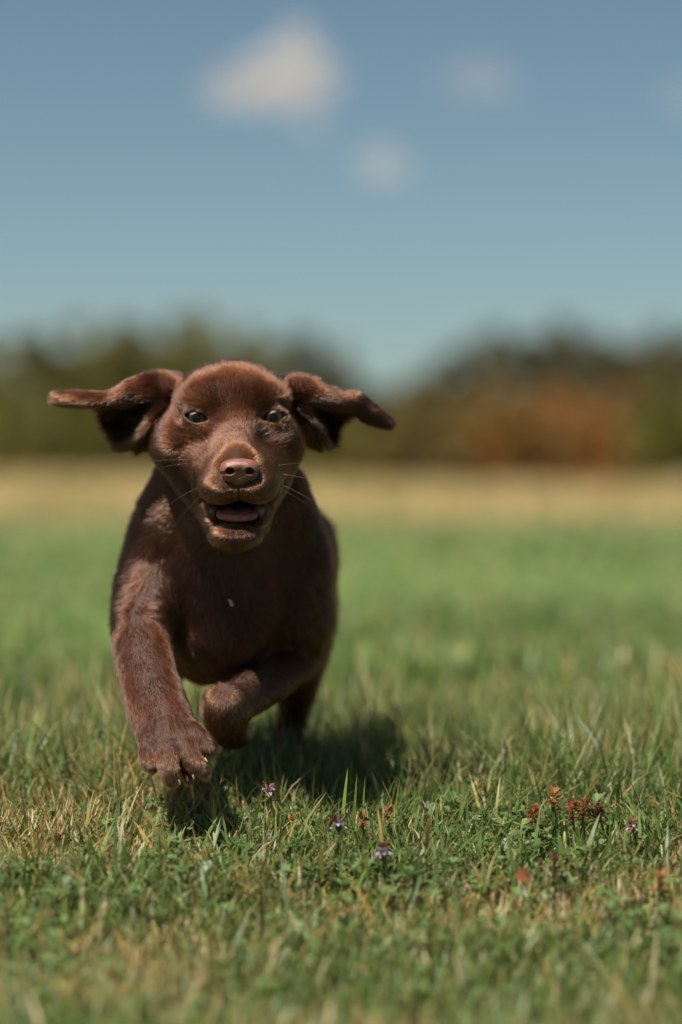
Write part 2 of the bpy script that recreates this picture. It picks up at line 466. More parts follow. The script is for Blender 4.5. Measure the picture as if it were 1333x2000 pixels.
def build_trees():
    T = tree
    # far low trees that show in the gap
    T(700, 770, 190, 60, 'dark', 'low distant tree just left of the gap in the treeline')
    T(775, 765, 200, 55, 'dark', 'low distant tree showing in the gap in the treeline')
    T(850, 755, 190, 60, 'dark', 'low distant tree just right of the gap in the treeline')
    # left wood
    T(-60, 690, 84, 110, 'olive', 'green tree at the very left end of the treeline')
    T(60, 675, 80, 85, 'olive', 'rounded green tree left of the puppy, near left picture edge')
    T(160, 652, 82, 85, 'olive', 'rounded green tree above the tip of the left hand ear')
    T(268, 618, 78, 95, 'olive', 'tallest round green tree, behind the left hand ear')
    T(385, 628, 80, 95, 'olive', 'tall round green tree right behind the top of the puppy head')
    T(490, 655, 84, 85, 'olive', 'dull green tree behind the right side of the puppy head')
    T(585, 675, 90, 80, 'dark', 'dark tree above the right hand ear')
    T(660, 705, 100, 65, 'dark', 'small dark tree at right end of the left wood')
    T(560, 780, 76, 70, 'olive', 'low green bush hidden behind the right hand ear', shrub=True)
    T(690, 820, 74, 60, 'olive', 'low green bush beside the tip of right hand ear', shrub=True)
    T(20, 790, 72, 90, 'olive', 'low green bush at foot of the left wood', shrub=True)
    T(210, 800, 73, 80, 'olive', 'low green bush under the left hand ear', shrub=True)
    # right wood
    T(830, 735, 92, 50, 'dark', 'small dark tree at left end of the right wood')
    T(890, 690, 88, 60, 'dark', 'dark tree, first tall one right of the gap')
    T(955, 652, 90, 70, 'dark', 'dark tree above the left part of rust coloured shrubs')
    T(1030, 662, 86, 72, 'dark', 'dark tree behind the middle of the rust shrubs')
    T(1105, 645, 90, 70, 'dark', 'dark tree behind the right part of rust shrubs')
    T(1170, 665, 86, 72, 'dark', 'dark leafy tree right of the rust coloured shrubs')
    T(1235, 660, 90, 75, 'dark', 'dark leafy tree second from the right picture edge')
    T(1305, 640, 88, 75, 'dark', 'tall dark tree near the right picture edge')
    T(1390, 650, 86, 90, 'dark', 'dark tree cut by the right picture edge')
    T(785, 790, 68, 66, 'yellow', 'yellow green shrub just right of the ear tip and gap', shrub=True)
    T(865, 750, 70, 74, 'yellow', 'yellowish shrub left of the rust coloured shrubs', shrub=True)
    T(950, 725, 69, 84, 'brown', 'brown shrub between the yellowish and the rust shrubs', shrub=True)
    T(1080, 755, 66, 100, 'rust', 'largest rust orange autumn shrub in front of the right wood', shrub=True)
    T(985, 765, 64, 85, 'rust', 'rust brown shrub just left of the largest orange shrub', shrub=True)
    T(1150, 800, 63, 75, 'rust', 'low rust orange shrub just right of the largest orange shrub', shrub=True)
    T(900, 830, 64, 75, 'yellow', 'low yellowish shrub at the foot of the brown shrub', shrub=True)
    T(1210, 745, 72, 85, 'brown', 'brownish shrub right of the rust orange shrubs', shrub=True)
    T(1290, 755, 70, 85, 'olive', 'olive green shrub near right picture edge', shrub=True)
    T(1375, 750, 72, 80, 'olive', 'olive green shrub cut by right picture edge', shrub=True)
    T(1245, 840, 64, 70, 'olive', 'low olive shrub at the foot of the brownish shrub', shrub=True)
    T(745, 850, 66, 55, 'yellow', 'lowest yellow green shrub below the gap in the treeline', shrub=True)
    T(640, 790, 75, 75, 'olive', 'low green bush below the right hand ear', shrub=True)
    T(110, 770, 75, 85, 'olive', 'mid green bush below the tip of the left hand ear', shrub=True)
    T(310, 770, 75, 85, 'olive', 'mid green bush hidden behind the puppy left cheek', shrub=True)
    T(-60, 780, 73, 85, 'olive', 'low green bush cut by the left picture edge', shrub=True)
    T(440, 760, 77, 90, 'olive', 'mid green bush hidden behind the puppy head', shrub=True)
build_trees()

def build_side_wood():
    # the wood goes on to both sides of the view: one far mass of leaves
    nb = 260
    side = np.where(np.arange(nb) % 2 == 0, -1, 1)
    dist = rng.uniform(72, 92, nb); slope = rng.uniform(0.185, 0.78, nb) * side
    cen = np.c_[slope * dist, dist, rng.uniform(0.4, 4.6, nb)]
    cr = rng.uniform(0.9, 1.6, nb)
    m = 22000; which = rng.integers(0, nb, m)
    p = cen[which] + unit(rng.normal(size=(m, 3))) * (rng.random((m, 1)) ** 0.5) * cr[which][:, None] * np.array([2.0, 1, 1])
    p[:, 2] = np.abs(p[:, 2])
    sz = rng.uniform(0.10, 0.22, m); t1 = unit(rng.normal(size=(m, 3))); t2 = unit(np.cross(t1, rng.normal(size=(m, 3))))
    V = np.stack([p - t1 * sz[:, None], p + t2 * sz[:, None] * .6, p + t1 * sz[:, None], p - t2 * sz[:, None] * .6], 1).reshape(-1, 3)
    o = mesh_obj('woodland', V, np.arange(4 * m).reshape(-1, 4), M_LEAF, smooth=False)
    pal = np.array(TREE_COL['olive'] + TREE_COL['dark'])
    set_attr(o, 'Col', np.repeat(pal[rng.integers(0, 6, nb)][which] * rng.uniform(0.8, 1.2, (m, 1)), 4, 0))
    tag(o, 'far olive wood running on to both sides of the field edge', 'woodland', kind='stuff')
build_side_wood()

# ------------------------------------------------------------------ clouds
def cloud_material(lo, hi):
    m, nt, b, out = new_mat('cloud_vapour')
    b.inputs['Base Color'].default_value = (0.80, 0.72, 0.66, 1)
    b.inputs['Roughness'].default_value = 1; b.inputs['Specular IOR Level'].default_value = 0
    n = noise_node(nt, 0.03, 4)
    mr = nt.nodes.new('ShaderNodeMapRange'); mr.inputs[1].default_value = 0.3; mr.inputs[2].default_value = 0.7
    mr.inputs[3].default_value = lo; mr.inputs[4].default_value = hi
    nt.links.new(n.outputs['Fac'], mr.inputs[0])
    t = nt.nodes.new('ShaderNodeBsdfTransparent'); mx = nt.nodes.new('ShaderNodeMixShader')
    nt.links.new(mr.outputs[0], mx.inputs[0]); nt.links.new(t.outputs[0], mx.inputs[1]); nt.links.new(b.outputs[0], mx.inputs[2])
    nt.links.new(mx.outputs[0], out.inputs['Surface'])
    return m

def icosphere(sub=2):
    import bmesh
    bm = bmesh.new(); bmesh.ops.create_icosphere(bm, subdivisions=sub, radius=1)
    V = np.array([v.co[:] for v in bm.verts]); F = np.array([[v.index for v in f.verts] for f in bm.faces]); bm.free()
    return V, F
ICO3 = icosphere(3)
ICO2 = icosphere(2)

def cloud(puffs, dist, label, dense):
    px0 = np.mean([p[0] for p in puffs]); py0 = np.mean([p[1] for p in puffs])
    c0 = at(px0, py0, dist)
    parts = []
    for q, (px, py, r) in enumerate(puffs):
        c = at(px, py, dist + random.uniform(-20, 20)) - c0
        R = r * K * dist
        V = ICO3[0] * R
        V = V * (1 + 0.35 * (vnoise(V / R * 2.0 + q * 7.7, 5) - 0.5))[:, None]
        parts.append((V * np.array([1, 1, 0.8]) + c, ICO3[1]))
    V, F = join_parts(parts)
    o = mesh_obj('cloud', V, F, cloud_material(dense * 0.4, dense))
    o.location = c0
    tag(o, label, 'cloud', 'small fair weather clouds')

def build_clouds():
    D = 1500
    big = [(440, 165, 42), (485, 150, 52), (530, 135, 60), (575, 120, 62), (590, 85, 48), (610, 150, 58), (635, 140, 42), (560, 170, 50), (500, 175, 45), (600, 195, 34), (575, 60, 30), (415, 185, 30), (455, 185, 40), (530, 190, 50), (640, 190, 30), (600, 240, 26), (620, 255, 22), (550, 150, 75)]
    cloud(big, D, 'largest pale cloud, above the puppy head', 0.10)
    cloud([(705, 312, 26), (730, 325, 34), (755, 318, 38), (785, 328, 24), (745, 300, 26), (760, 340, 22), (735, 335, 25)], D, 'small pale cloud below and right of the largest one', 0.075)
    cloud([(875, 150, 30), (905, 155, 38), (945, 145, 40), (975, 155, 34), (1000, 165, 22), (930, 175, 26)], D, 'faint pale cloud at upper right of the sky', 0.055)
    cloud([(1325, 190, 36), (1360, 185, 40)], D, 'faint pale cloud cut by the right picture edge', 0.05)
build_clouds()
#@@MARK_DOG

# ------------------------------------------------------------------ signed distance sculpting (centimetres)
class Field:
    def __init__(self, xs, ys, zs):
        self.xs, self.ys, self.zs = xs, ys, zs
        self.D = np.full((len(xs), len(ys), len(zs)), 9.0, np.float32)
    def box(self, lo, hi):
        s = []
        for g, a, b in zip((self.xs, self.ys, self.zs), lo, hi):
            s.append(slice(int(np.searchsorted(g, a)), int(np.searchsorted(g, b))))
        return tuple(s)
    def pts(self, s):
        return (self.xs[s[0]][:, None, None], self.ys[s[1]][None, :, None], self.zs[s[2]][None, None, :])
    def blend(self, s, d, k):
        D = self.D[s]
        if k > 0:
            h = np.maximum(k - np.abs(D - d), 0) / k
            self.D[s] = np.minimum(D, d) - h * h * k * 0.25
        else:
            self.D[s] = np.minimum(D, d)
    def carve(self, s, d, k):
        D = self.D[s]
        h = np.maximum(k - np.abs(D + d), 0) / max(k, 1e-6)
        self.D[s] = np.maximum(D, -d) + h * h * k * 0.25
    def ell_d(self, s, c, r, rot=None):
        x, y, z = self.pts(s); x = x - c[0]; y = y - c[1]; z = z - c[2]
        if rot is not None:
            R = rot
            x, y, z = (R[0][0] * x + R[0][1] * y + R[0][2] * z, R[1][0] * x + R[1][1] * y + R[1][2] * z, R[2][0] * x + R[2][1] * y + R[2][2] * z)
        k0 = np.sqrt((x / r[0]) ** 2 + (y / r[1]) ** 2 + (z / r[2]) ** 2)
        k1 = np.sqrt((x / r[0] ** 2) ** 2 + (y / r[1] ** 2) ** 2 + (z / r[2] ** 2) ** 2)
        return k0 * (k0 - 1) / np.maximum(k1, 1e-4)
    def ell(self, c, r, k=0.8, rot=None, sub=False):
        m = max(r) + k + 0.6
        s = self.box(c - m, c + m)
        d = self.ell_d(s, c, r, rot)
        (self.carve if sub else self.blend)(s, d, k)
    def cone(self, a, b, ra, rb, k=0.8, sub=False):
        m = max(ra, rb) + k + 0.6
        s = self.box(np.minimum(a, b) - m, np.maximum(a, b) + m)
        x, y, z = self.pts(s)
        ab = b - a; L2 = float(ab @ ab)
        t = np.clip(((x - a[0]) * ab[0] + (y - a[1]) * ab[1] + (z - a[2]) * ab[2]) / L2, 0, 1)
        d = np.sqrt((x - a[0] - t * ab[0]) ** 2 + (y - a[1] - t * ab[1]) ** 2 + (z - a[2] - t * ab[2]) ** 2) - (ra + (rb - ra) * t)
        (self.carve if sub else self.blend)(s, d, k)
    def chain(self, pts, k=0.8):
        """pts: list of (px,py,w,r): smooth tapered limb through the points"""
        A = np.array([np.r_[P(p[0], p[1], p[2]), p[3]] for p in pts])
        Q = catmull(A, 5)
        self.beads(Q, k)
    def beads(self, Q, k):
        """hard union of tapered segments, then one smooth union with the body"""
        m = Q[:, 3].max() + k + 0.6
        s = self.box(Q[:, :3].min(0) - m, Q[:, :3].max(0) + m)
        x, y, z = self.pts(s)
        best = np.full((x.shape[0], y.shape[1], z.shape[2]), 9.0, np.float32)
        for a, b in zip(Q[:-1], Q[1:]):
            mm = max(a[3], b[3]) + k + 0.6
            s2 = self.box(np.minimum(a[:3], b[:3]) - mm, np.maximum(a[:3], b[:3]) + mm)
            x2, y2, z2 = self.pts(s2)
            ab = b[:3] - a[:3]; L2 = max(float(ab @ ab), 1e-9)
            t = np.clip(((x2 - a[0]) * ab[0] + (y2 - a[1]) * ab[1] + (z2 - a[2]) * ab[2]) / L2, 0, 1)
            d = np.sqrt((x2 - a[0] - t * ab[0]) ** 2 + (y2 - a[1] - t * ab[1]) ** 2 + (z2 - a[2] - t * ab[2]) ** 2) - (a[3] + (b[3] - a[3]) * t)
            l = tuple(slice(q.start - p.start, q.stop - p.start) for p, q in zip(s, s2))
            best[l] = np.minimum(best[l], d)
        self.blend(s, best, k)
    def sheet(self, rows, k=0.4, nu=14, nv=13):
        """rows[i][j] = (px,py,w,r): a curved flap of that half thickness"""
        A = np.array([[np.r_[P(p[0], p[1], p[2]), p[3]] for p in row] for row in rows])
        B = np.stack([catmull(A[:, j], nu) for j in range(A.shape[1])], 1)
        Cc = np.stack([catmull(B[i], nv) for i in range(B.shape[0])], 0).reshape(-1, 4)
        m = Cc[:, 3].max() + k + 0.3
        s = self.box(Cc[:, :3].min(0) - m, Cc[:, :3].max(0) + m)
        x, y, z = self.pts(s)
        best = np.full((x.shape[0], y.shape[1], z.shape[2]), 9.0, np.float32)
        for q in Cc:
            mm = q[3] + k + 0.3
            s2 = self.box(q[:3] - mm, q[:3] + mm)
            x2, y2, z2 = self.pts(s2)
            d = np.sqrt((x2 - q[0]) ** 2 + (y2 - q[1]) ** 2 + (z2 - q[2]) ** 2) - q[3]
            l = tuple(slice(b.start - a.start, b.stop - a.start) for a, b in zip(s, s2))
            best[l] = np.minimum(best[l], d)
        self.blend(s, best, k)

def catmull(A, n):
    """Catmull-Rom through the rows of A, n samples for each span"""
    if len(A) == 2:
        t = np.linspace(0, 1, n + 1)[:, None]
        return A[0] * (1 - t) + A[1] * t
    E = np.r_[[2 * A[0] - A[1]], A, [2 * A[-1] - A[-2]]]
    out = []
    for i in range(1, len(E) - 2):
        t = np.linspace(0, 1, n, endpoint=False)[:, None]
        p0, p1, p2, p3 = E[i - 1], E[i], E[i + 1], E[i + 2]
        out.append(0.5 * (2 * p1 + (p2 - p0) * t + (2 * p0 - 5 * p1 + 4 * p2 - p3) * t ** 2 + (3 * p1 - p0 - 3 * p2 + p3) * t ** 3))
    out.append(A[-1:])
    return np.concatenate(out)

def surface_nets(f, iso=0.0):
    D = f.D - iso; xs, ys, zs = f.xs, f.ys, f.zs
    ins = D < 0
    cnt = np.zeros((D.shape[0] - 1, D.shape[1] - 1, D.shape[2] - 1), np.int8)
    corners = [(a, b, c) for a in (0, 1) for b in (0, 1) for c in (0, 1)]
    n0, n1, n2 = cnt.shape
    for a, b, c in corners:
        cnt += ins[a:a + n0, b:b + n1, c:c + n2]
    act = (cnt > 0) & (cnt < 8)
    I, J, Kk = np.nonzero(act)
    idx = np.full(act.shape, -1, np.int32); idx[I, J, Kk] = np.arange(len(I))
    acc = np.zeros((len(I), 3)); num = np.zeros(len(I))
    for (a, b, c) in corners:
        for ax in range(3):
            if (a, b, c)[ax]: continue
            q = [a, b, c]; q[ax] = 1
            v0 = D[I + a, J + b, Kk + c]; v1 = D[I + q[0], J + q[1], Kk + q[2]]
            m = (v0 < 0) != (v1 < 0)
            t = np.where(m, v0 / np.where(m, v0 - v1, 1), 0)
            p0 = np.c_[xs[I + a], ys[J + b], zs[Kk + c]]; p1 = np.c_[xs[I + q[0]], ys[J + q[1]], zs[Kk + q[2]]]
            acc += np.where(m[:, None], p0 + (p1 - p0) * t[:, None], 0); num += m
    V = acc / num[:, None]
    F = []
    for ax in range(3):
        s0 = [slice(None)] * 3; s1 = [slice(None)] * 3
        s0[ax] = slice(0, -1); s1[ax] = slice(1, None)
        A, B = ins[tuple(s0)], ins[tuple(s1)]
        e = np.argwhere(A != B)
        o1, o2 = [(1, 2), (2, 0), (0, 1)][ax]
        ok = (e[:, o1] > 0) & (e[:, o2] > 0) & (e[:, o1] < D.shape[o1] - 1) & (e[:, o2] < D.shape[o2] - 1)
        e = e[ok]
        def cell(d1, d2):
            g = e.copy(); g[:, o1] -= d1; g[:, o2] -= d2
            return idx[g[:, 0], g[:, 1], g[:, 2]]
        q = np.c_[cell(1, 1), cell(0, 1), cell(0, 0), cell(1, 0)]
        flip = ~A[tuple(e.T)]
        q[flip] = q[flip][:, ::-1]
        F.append(q)
    return V, np.concatenate(F)

def vert_normals(V, F):
    n = np.cross(V[F[:, 2]] - V[F[:, 0]], V[F[:, 3]] - V[F[:, 1]])
    N = np.zeros_like(V)
    for k in range(4): np.add.at(N, F[:, k], n)
    return unit(N)

def graded(lo, hi, zones, coarse):
    """1-D coordinates: zones = [(a,b,step)] fine inside, coarse outside"""
    out = [lo]
    while out[-1] < hi:
        st = coarse
        for a, b, s in zones:
            if a <= out[-1] < b: st = min(st, s)
        out.append(out[-1] + st)
    return np.array(out, np.float32)

# ------------------------------------------------------------------ the puppy
EYES = [dict(c=(384.5, 815.5), tilt=-0.17, side=-1), dict(c=(534, 814.5), tilt=0.15, side=1)]
EYE_W = 7.08; EYE_R = 0.98; LID_W = 6.78
A_HALF, A_UP, A_LO = 0.88, 0.43, 0.33

def almond(e, x, z):
    """signed distance to the eye opening in the face plane"""
    c = P(e['c'][0], e['c'][1], 6.3)
    ct, st = math.cos(e['tilt']), math.sin(e['tilt'])
    u = (x - c[0]) * ct + (z - c[2]) * st
    v = -(x - c[0]) * st + (z - c[2]) * ct
    R1 = (A_HALF ** 2 + A_UP ** 2) / (2 * A_UP); R2 = (A_HALF ** 2 + A_LO ** 2) / (2 * A_LO)
    d1 = np.sqrt(u ** 2 + (v - (A_UP - R1)) ** 2) - R1
    d2 = np.sqrt(u ** 2 + (v + (A_LO - R2)) ** 2) - R2
    return np.maximum(d1, d2)

def almond_path(e, n=40):
    c = P(e['c'][0], e['c'][1], 6.3)
    ct, st = math.cos(e['tilt']), math.sin(e['tilt'])
    u = np.linspace(-A_HALF, A_HALF, n)
    R1 = (A_HALF ** 2 + A_UP ** 2) / (2 * A_UP); R2 = (A_HALF ** 2 + A_LO ** 2) / (2 * A_LO)
    up = np.sqrt(R1 ** 2 - u ** 2) + A_UP - R1; lo = -(np.sqrt(R2 ** 2 - u ** 2) + A_LO - R2)
    f = lambda v: np.c_[c[0] + u * ct - v * st, np.zeros(n), c[2] + u * st + v * ct]
    return f(up), f(lo)

def sculpt_body():
    lo = np.array([P(85, 700, 11)[0] - 1.5, 185 - 4.0, 0.0]); 
    xs = graded(-24.5, 6.5, [(P(255, 900, 5)[0], P(640, 900, 5)[0], 0.11)], 0.16)
    ys = graded(185 - 4.5, 185 + 56, [(185 - 4.5, 185 + 9.5, 0.11), (194, 201, 0.16)], 0.34)
    zs = graded(0.0, 42.0, [(P(0, 1085, 2)[2], P(0, 770, 6)[2], 0.11)], 0.16)
    f = Field(xs, ys, zs)
    # ---- trunk
    f.ell(P(440, 1130, 18), (6.3, 7.2, 7.4), 1.5)                                   # chest
    f.ell(P(425, 1246, 17.5), (4.3, 5.5, 4.0), 2.0)                                 # breastbone
    f.chain([(450, 1105, 21, 6.2), (500, 1085, 27, 6.0), (535, 1085, 33, 5.7), (548, 1092, 38.5, 5.1)], 2.0)
    f.chain([(450, 905, 12.5, 4.3), (440, 975, 14, 5.0), (435, 1050, 16, 5.8)], 1.5)  # neck
    f.chain([(362, 950, 13.5, 2.7), (335, 1015, 14.5, 3.0), (318, 1090, 15.5, 3.3), (298, 1160, 14.5, 3.0)], 1.2)   # left shoulder
    f.chain([(535, 965, 14, 2.8), (560, 1040, 16, 3.0), (575, 1120, 17, 3.2), (580, 1200, 18, 2.9)], 1.6)   # right shoulder
    f.chain([(548, 1035, 40, 2.2), (592, 1010, 46, 1.4), (640, 1036, 52, 0.85)], 1.5)  # tail
    # ---- reaching foreleg
    f.chain([(298, 1160, 14.5, 2.9), (280, 1215, 12.5, 2.55), (279, 1275, 10, 2.42), (292, 1330, 7.5, 2.38), (305, 1375, 5.5, 2.45), (322, 1420, 3.6, 2.40), (337, 1455, 2.3, 1.95)], 0.9)
    f.ell(P(336, 1445, 2.4), (2.6, 1.9, 1.75), 0.7)
    toes = [((299, 1452, 2.2, 0.95), (291, 1482, 1.0, 0.86), (297, 1499, 0.4, 0.58)),
            ((326, 1462, 1.1, 1.05), (330, 1502, 0.0, 0.92), (335, 1526, -0.4, 0.60)),
            ((362, 1458, 1.1, 1.05), (384, 1492, 0.2, 0.88), (398, 1509, -0.2, 0.60)),
            ((376, 1432, 2.2, 0.95), (398, 1452, 1.0, 0.84), (411, 1465, 0.4, 0.58))]
    for t in toes: f.chain(t, 0.28)
    f.chain([(362, 1500, 1.6, 0.7), (368, 1524, 0.9, 0.5)], 0.3)                    # pad peeping below
    # ---- folded foreleg
    f.chain([(580, 1200, 18, 2.9), (575, 1265, 19, 2.4), (537, 1318, 16, 2.0), (482, 1358, 12, 1.8), (440, 1382, 9.2, 1.85)], 0.9)
    f.chain([(440, 1382, 9.2, 1.80), (441, 1408, 10.0, 1.65), (452, 1428, 12.5, 1.45), (462, 1432, 15, 1.2)], 0.8)
    for q in (-14, 0, 14): f.chain([(452 + q, 1428, 13, 0.75), (460 + q, 1436, 16, 0.6)], 0.3)
    # ---- hind legs
    f.chain([(470, 1110, 36.5, 4.2), (400, 1200, 32, 3.3), (322, 1290, 28, 2.2), (297, 1370, 31, 1.6), (286, 1440, 32.5, 1.35), (278, 1500, 27, 1.4), (268, 1526, 23, 1.3)], 1.0)
    for q in (-16, 0, 16): f.chain([(264 + q, 1530, 22.5, 0.95), (258 + q * 1.5, 1540, 19.8, 0.78)], 0.25)
    f.chain([(572, 1120, 37, 3.9), (588, 1210, 33, 3.2), (583, 1300, 30, 2.3), (577, 1370, 33, 1.6), (566, 1430, 35, 1.35), (552, 1480, 31, 1.4), (545, 1506, 28, 1.3)], 1.0)
    for q in (-16, 0, 16): f.chain([(545 + q, 1510, 28, 0.9), (542 + q * 1.4, 1520, 25.6, 0.7)], 0.3)
    # ---- head
    f.ell(P(453, 801, 10.6), (5.05, 5.0, 4.0), 1.0)
    f.ell(P(455, 795, 8.4), (3.4, 2.6, 3.1), 1.8)                                    # forehead
    f.ell(P(355, 868, 9.6), (2.45, 3.2, 2.75), 1.2); f.ell(P(537, 865, 9.6), (2.4, 3.2, 2.75), 1.2)   # cheeks
    f.chain([(386, 932, 9.8, 2.0), (412, 986, 7.8, 1.35), (428, 1024, 5, 1.12)], 0.8)
    f.chain([(522, 930, 9.8, 1.95), (508, 983, 7.8, 1.3), (498, 1022, 5, 1.08)], 0.8)
    f.ell(P(404, 776, 8.0), (1.7, 1.05, 0.9), 1.5); f.ell(P(513, 775, 8.0), (1.7, 1.05, 0.9), 1.5)   # brows
    f.chain([(456, 822, 7.5, 1.5), (460, 856, 5.1, 1.40), (467, 893, 2.4, 1.35)], 1.1)   # bridge
    f.ell(P(458, 850, 7.1), (2.6, 2.2, 1.9), 1.2); f.ell(P(462, 880, 4.8), (1.95, 2.2, 1.45), 0.9)
    f.ell(P(467, 920, 3.4), (2.75, 2.75, 2.05), 0.7)                                 # muzzle
    f.ell(P(425, 947, 3.3), (1.60, 2.5, 1.48), 0.5); f.ell(P(508, 945, 3.3), (1.54, 2.5, 1.48), 0.5)
    f.ell(P(436, 955, 2.5), (1.45, 2.2, 1.20), 0.4); f.ell(P(499, 954, 2.5), (1.42, 2.2, 1.20), 0.4)  # flews
    f.chain([(424, 915, 4.8, 1.7), (390, 898, 8.4, 2.0)], 0.8); f.chain([(510, 912, 4.8, 1.65), (528, 895, 8.4, 2.0)], 0.8)
    f.ell(P(421, 822, 7.1), (0.9, 0.9, 1.1), 0.8); f.ell(P(498, 820, 7.05), (0.95, 0.95, 1.2), 0.8)
    f.ell(P(375, 853, 7.7), (1.5, 1.1, 1.1), 0.8); f.ell(P(541, 852, 7.7), (1.5, 1.1, 1.1), 1.0); f.ell(P(514, 846, 7.2), (1.0, 1.0, 1.1), 1.0); f.ell(P(404, 848, 7.2), (1.0, 1.0, 1.1), 1.0)
    f.ell(P(467, 955, 2.5), (1.5, 2.1, 0.95), 0.4)
    # lower jaw
    f.ell(P(460, 1046, 3.1), (2.05, 2.1, 1.08), 0.4)
    f.ell(P(414, 1000, 4.9), (0.72, 1.5, 0.85), 0.4); f.ell(P(510, 998, 4.9), (0.68, 1.5, 0.85), 0.4)
    f.chain([(461, 1046, 3.5, 1.0), (460, 1028, 7, 1.6), (458, 995, 11, 2.3)], 0.8)
    # lips at the corners of the mouth
    f.ell(P(402, 955, 6.3), (1.0, 1.6, 1.4), 0.8); f.ell(P(527, 953, 6.3), (0.95, 1.6, 1.4), 0.8)
    f.chain([(405, 990, 5.8, 0.55), (409, 1012, 4.4, 0.48), (418, 1024, 3.2, 0.42)], 0.35)
    f.chain([(520, 989, 5.8, 0.55), (516, 1011, 4.4, 0.45), (508, 1022, 3.2, 0.40)], 0.35)
    # mouth
    f.ell(P(464, 1004, 2.4), (1.32, 4.2, 0.52), 0.25, sub=True)
    f.chain_sub([(424, 1002, 3.2, 0.12), (437, 1003, 2.4, 0.30), (464, 1004, 1.4, 0.46), (490, 1003, 2.4, 0.30), (502, 1002, 3.2, 0.12)], 0.2)
    # groove below the nose
    f.cone(P(468, 948, 0.15), P(467, 984, 0.45), 0.16, 0.16, 0.15, sub=True)
    # ---- eyes: lids as low mounds, an almond opening and a rim
    for e in EYES:
        c = P(e['c'][0], e['c'][1], LID_W)
        f.ell(c, (1.35, 0.85, 1.02), 0.45)
    for e in EYES:
        c = P(e['c'][0], e['c'][1], EYE_W)
        s = f.box(c - np.array([1.5, 2.6, 1.3]), c + np.array([1.5, 0.6, 1.3]))
        x, y, z = f.pts(s)
        d = almond(e, x, z) + 0 * y
        d = np.maximum(d, y - (c[1] + 0.5))
        f.carve(s, d, 0.12)
        cl = P(e['c'][0], e['c'][1], LID_W)
        for q, path in enumerate(almond_path(e)):
            dx = (path[:, 0] - cl[0]) / 1.35; dz = (path[:, 2] - cl[2]) / 1.02
            path[:, 1] = cl[1] - 0.85 * np.sqrt(np.maximum(1 - dx ** 2 - dz ** 2, 0.05)) + 0.03
            if q == 0:
                path[:, 1] -= 0.07 * np.sin(np.linspace(0, np.pi, len(path))); path[:, 2] += 0.03
            f.beads(np.c_[path, np.full(len(path), 0.15 if q == 0 else 0.12)], 0.12)
    # ---- ears
    L = [[(346, 742, 10.6, .55), (338, 775, 12.5, .45), (325, 830, 13.4, .40), (312, 868, 12.0, .40)],
         [(305, 742, 9.5, .62), (300, 775, 13.5, .32), (275, 830, 14.4, .28), (268, 876, 12.6, .30)],
         [(262, 752, 9.3, .52), (255, 790, 13.5, .28), (238, 830, 14.2, .26), (226, 866, 12.8, .28)],
         [(222, 774, 9.5, .42), (216, 790, 12.0, .28), (208, 812, 13.5, .25), (206, 838, 13.4, .25)],
         [(186, 780, 9.8, .60), (184, 784, 11.5, .46), (183, 790, 12.6, .30), (186, 794, 13.2, .26)],
         [(145, 779, 10.2, .60), (143, 782, 11.4, .52), (142, 787, 12.2, .34), (142, 789, 12.8, .26)],
         [(114, 778, 10.8, .46), (113, 779, 11.4, .42), (110, 781, 11.8, .30), (110, 782, 12.2, .22)]]
    f.sheet(L, 0.35)
    f.chain([(352, 765, 10.0, 1.15), (318, 763, 9.7, 1.10), (280, 763, 9.6, .95), (240, 777, 9.7, .70), (205, 785, 10, .50)], 0.5)
    f.chain([(222, 872, 12.4, .26), (238, 874, 11.2, .32), (268, 856, 10.2, .38), (298, 818, 9.4, .42), (322, 790, 9.2, .5)], 0.4)
    f.chain([(268, 880, 12.2, .28), (290, 862, 11.0, .36), (305, 835, 10.2, .5)], 0.4)
    Rr = [[(558, 745, 10.6, .50), (565, 775, 12.5, .45), (585, 830, 13.4, .40), (592, 864, 12.0, .40)],
          [(598, 748, 9.4, .58), (602, 780, 13.3, .32), (618, 830, 14.4, .28), (622, 870, 12.8, .30)],
          [(638, 764, 9.2, .48), (640, 792, 13.0, .28), (648, 830, 14.2, .26), (652, 866, 13.0, .28)],
          [(668, 774, 9.2, .40), (666, 792, 11.4, .28), (664, 812, 13.0, .25), (664, 834, 13.4, .25)],
          [(700, 776, 9.4, .36), (697, 790, 10.8, .32), (692, 800, 11.8, .28), (688, 808, 12.4, .24)],
          [(728, 800, 9.8, .34), (725, 808, 10.8, .32), (722, 816, 11.4, .28), (718, 822, 11.9, .24)],
          [(762, 828, 10.4, .22), (760, 830, 10.8, .22), (757, 831, 11.0, .22), (753, 832, 11.3, .18)]]
    f.sheet(Rr, 0.35)
    f.chain([(552, 764, 10.0, 1.10), (586, 762, 9.5, 1.05), (622, 772, 9.3, .95), (655, 784, 9.3, .78), (690, 788, 9.6, .66), (722, 806, 10.0, .52), (752, 824, 10.4, .36)], 0.5)
    f.chain([(588, 800, 9.2, .45), (606, 818, 9.2, .36), (624, 838, 9.4, .32), (634, 862, 10.0, .28), (640, 872, 11.2, .26)], 0.4)
    f.chain([(592, 830, 10.6, .5), (604, 858, 11.4, .36), (622, 874, 12.4, .28)], 0.4)
    # slight unevenness of muscle and loose skin
    return f

def chain_sub(self, pts, k):
    A = np.array([np.r_[P(p[0], p[1], p[2]), p[3]] for p in pts])
    Q = catmull(A, 4)
    for a, b in zip(Q[:-1], Q[1:]):
        self.cone(a[:3], b[:3], a[3], b[3], k, sub=True)
Field.chain_sub = chain_sub

def unproject(V):
    """cm points -> photo pixel and depth"""
    d = V[:, 1] * 0.01
    return V[:, 0] * 0.01 / (K * d) + 666.5, HORIZON - (V[:, 2] * 0.01 - CAM_H) / (K * d), V[:, 1] - 185.0

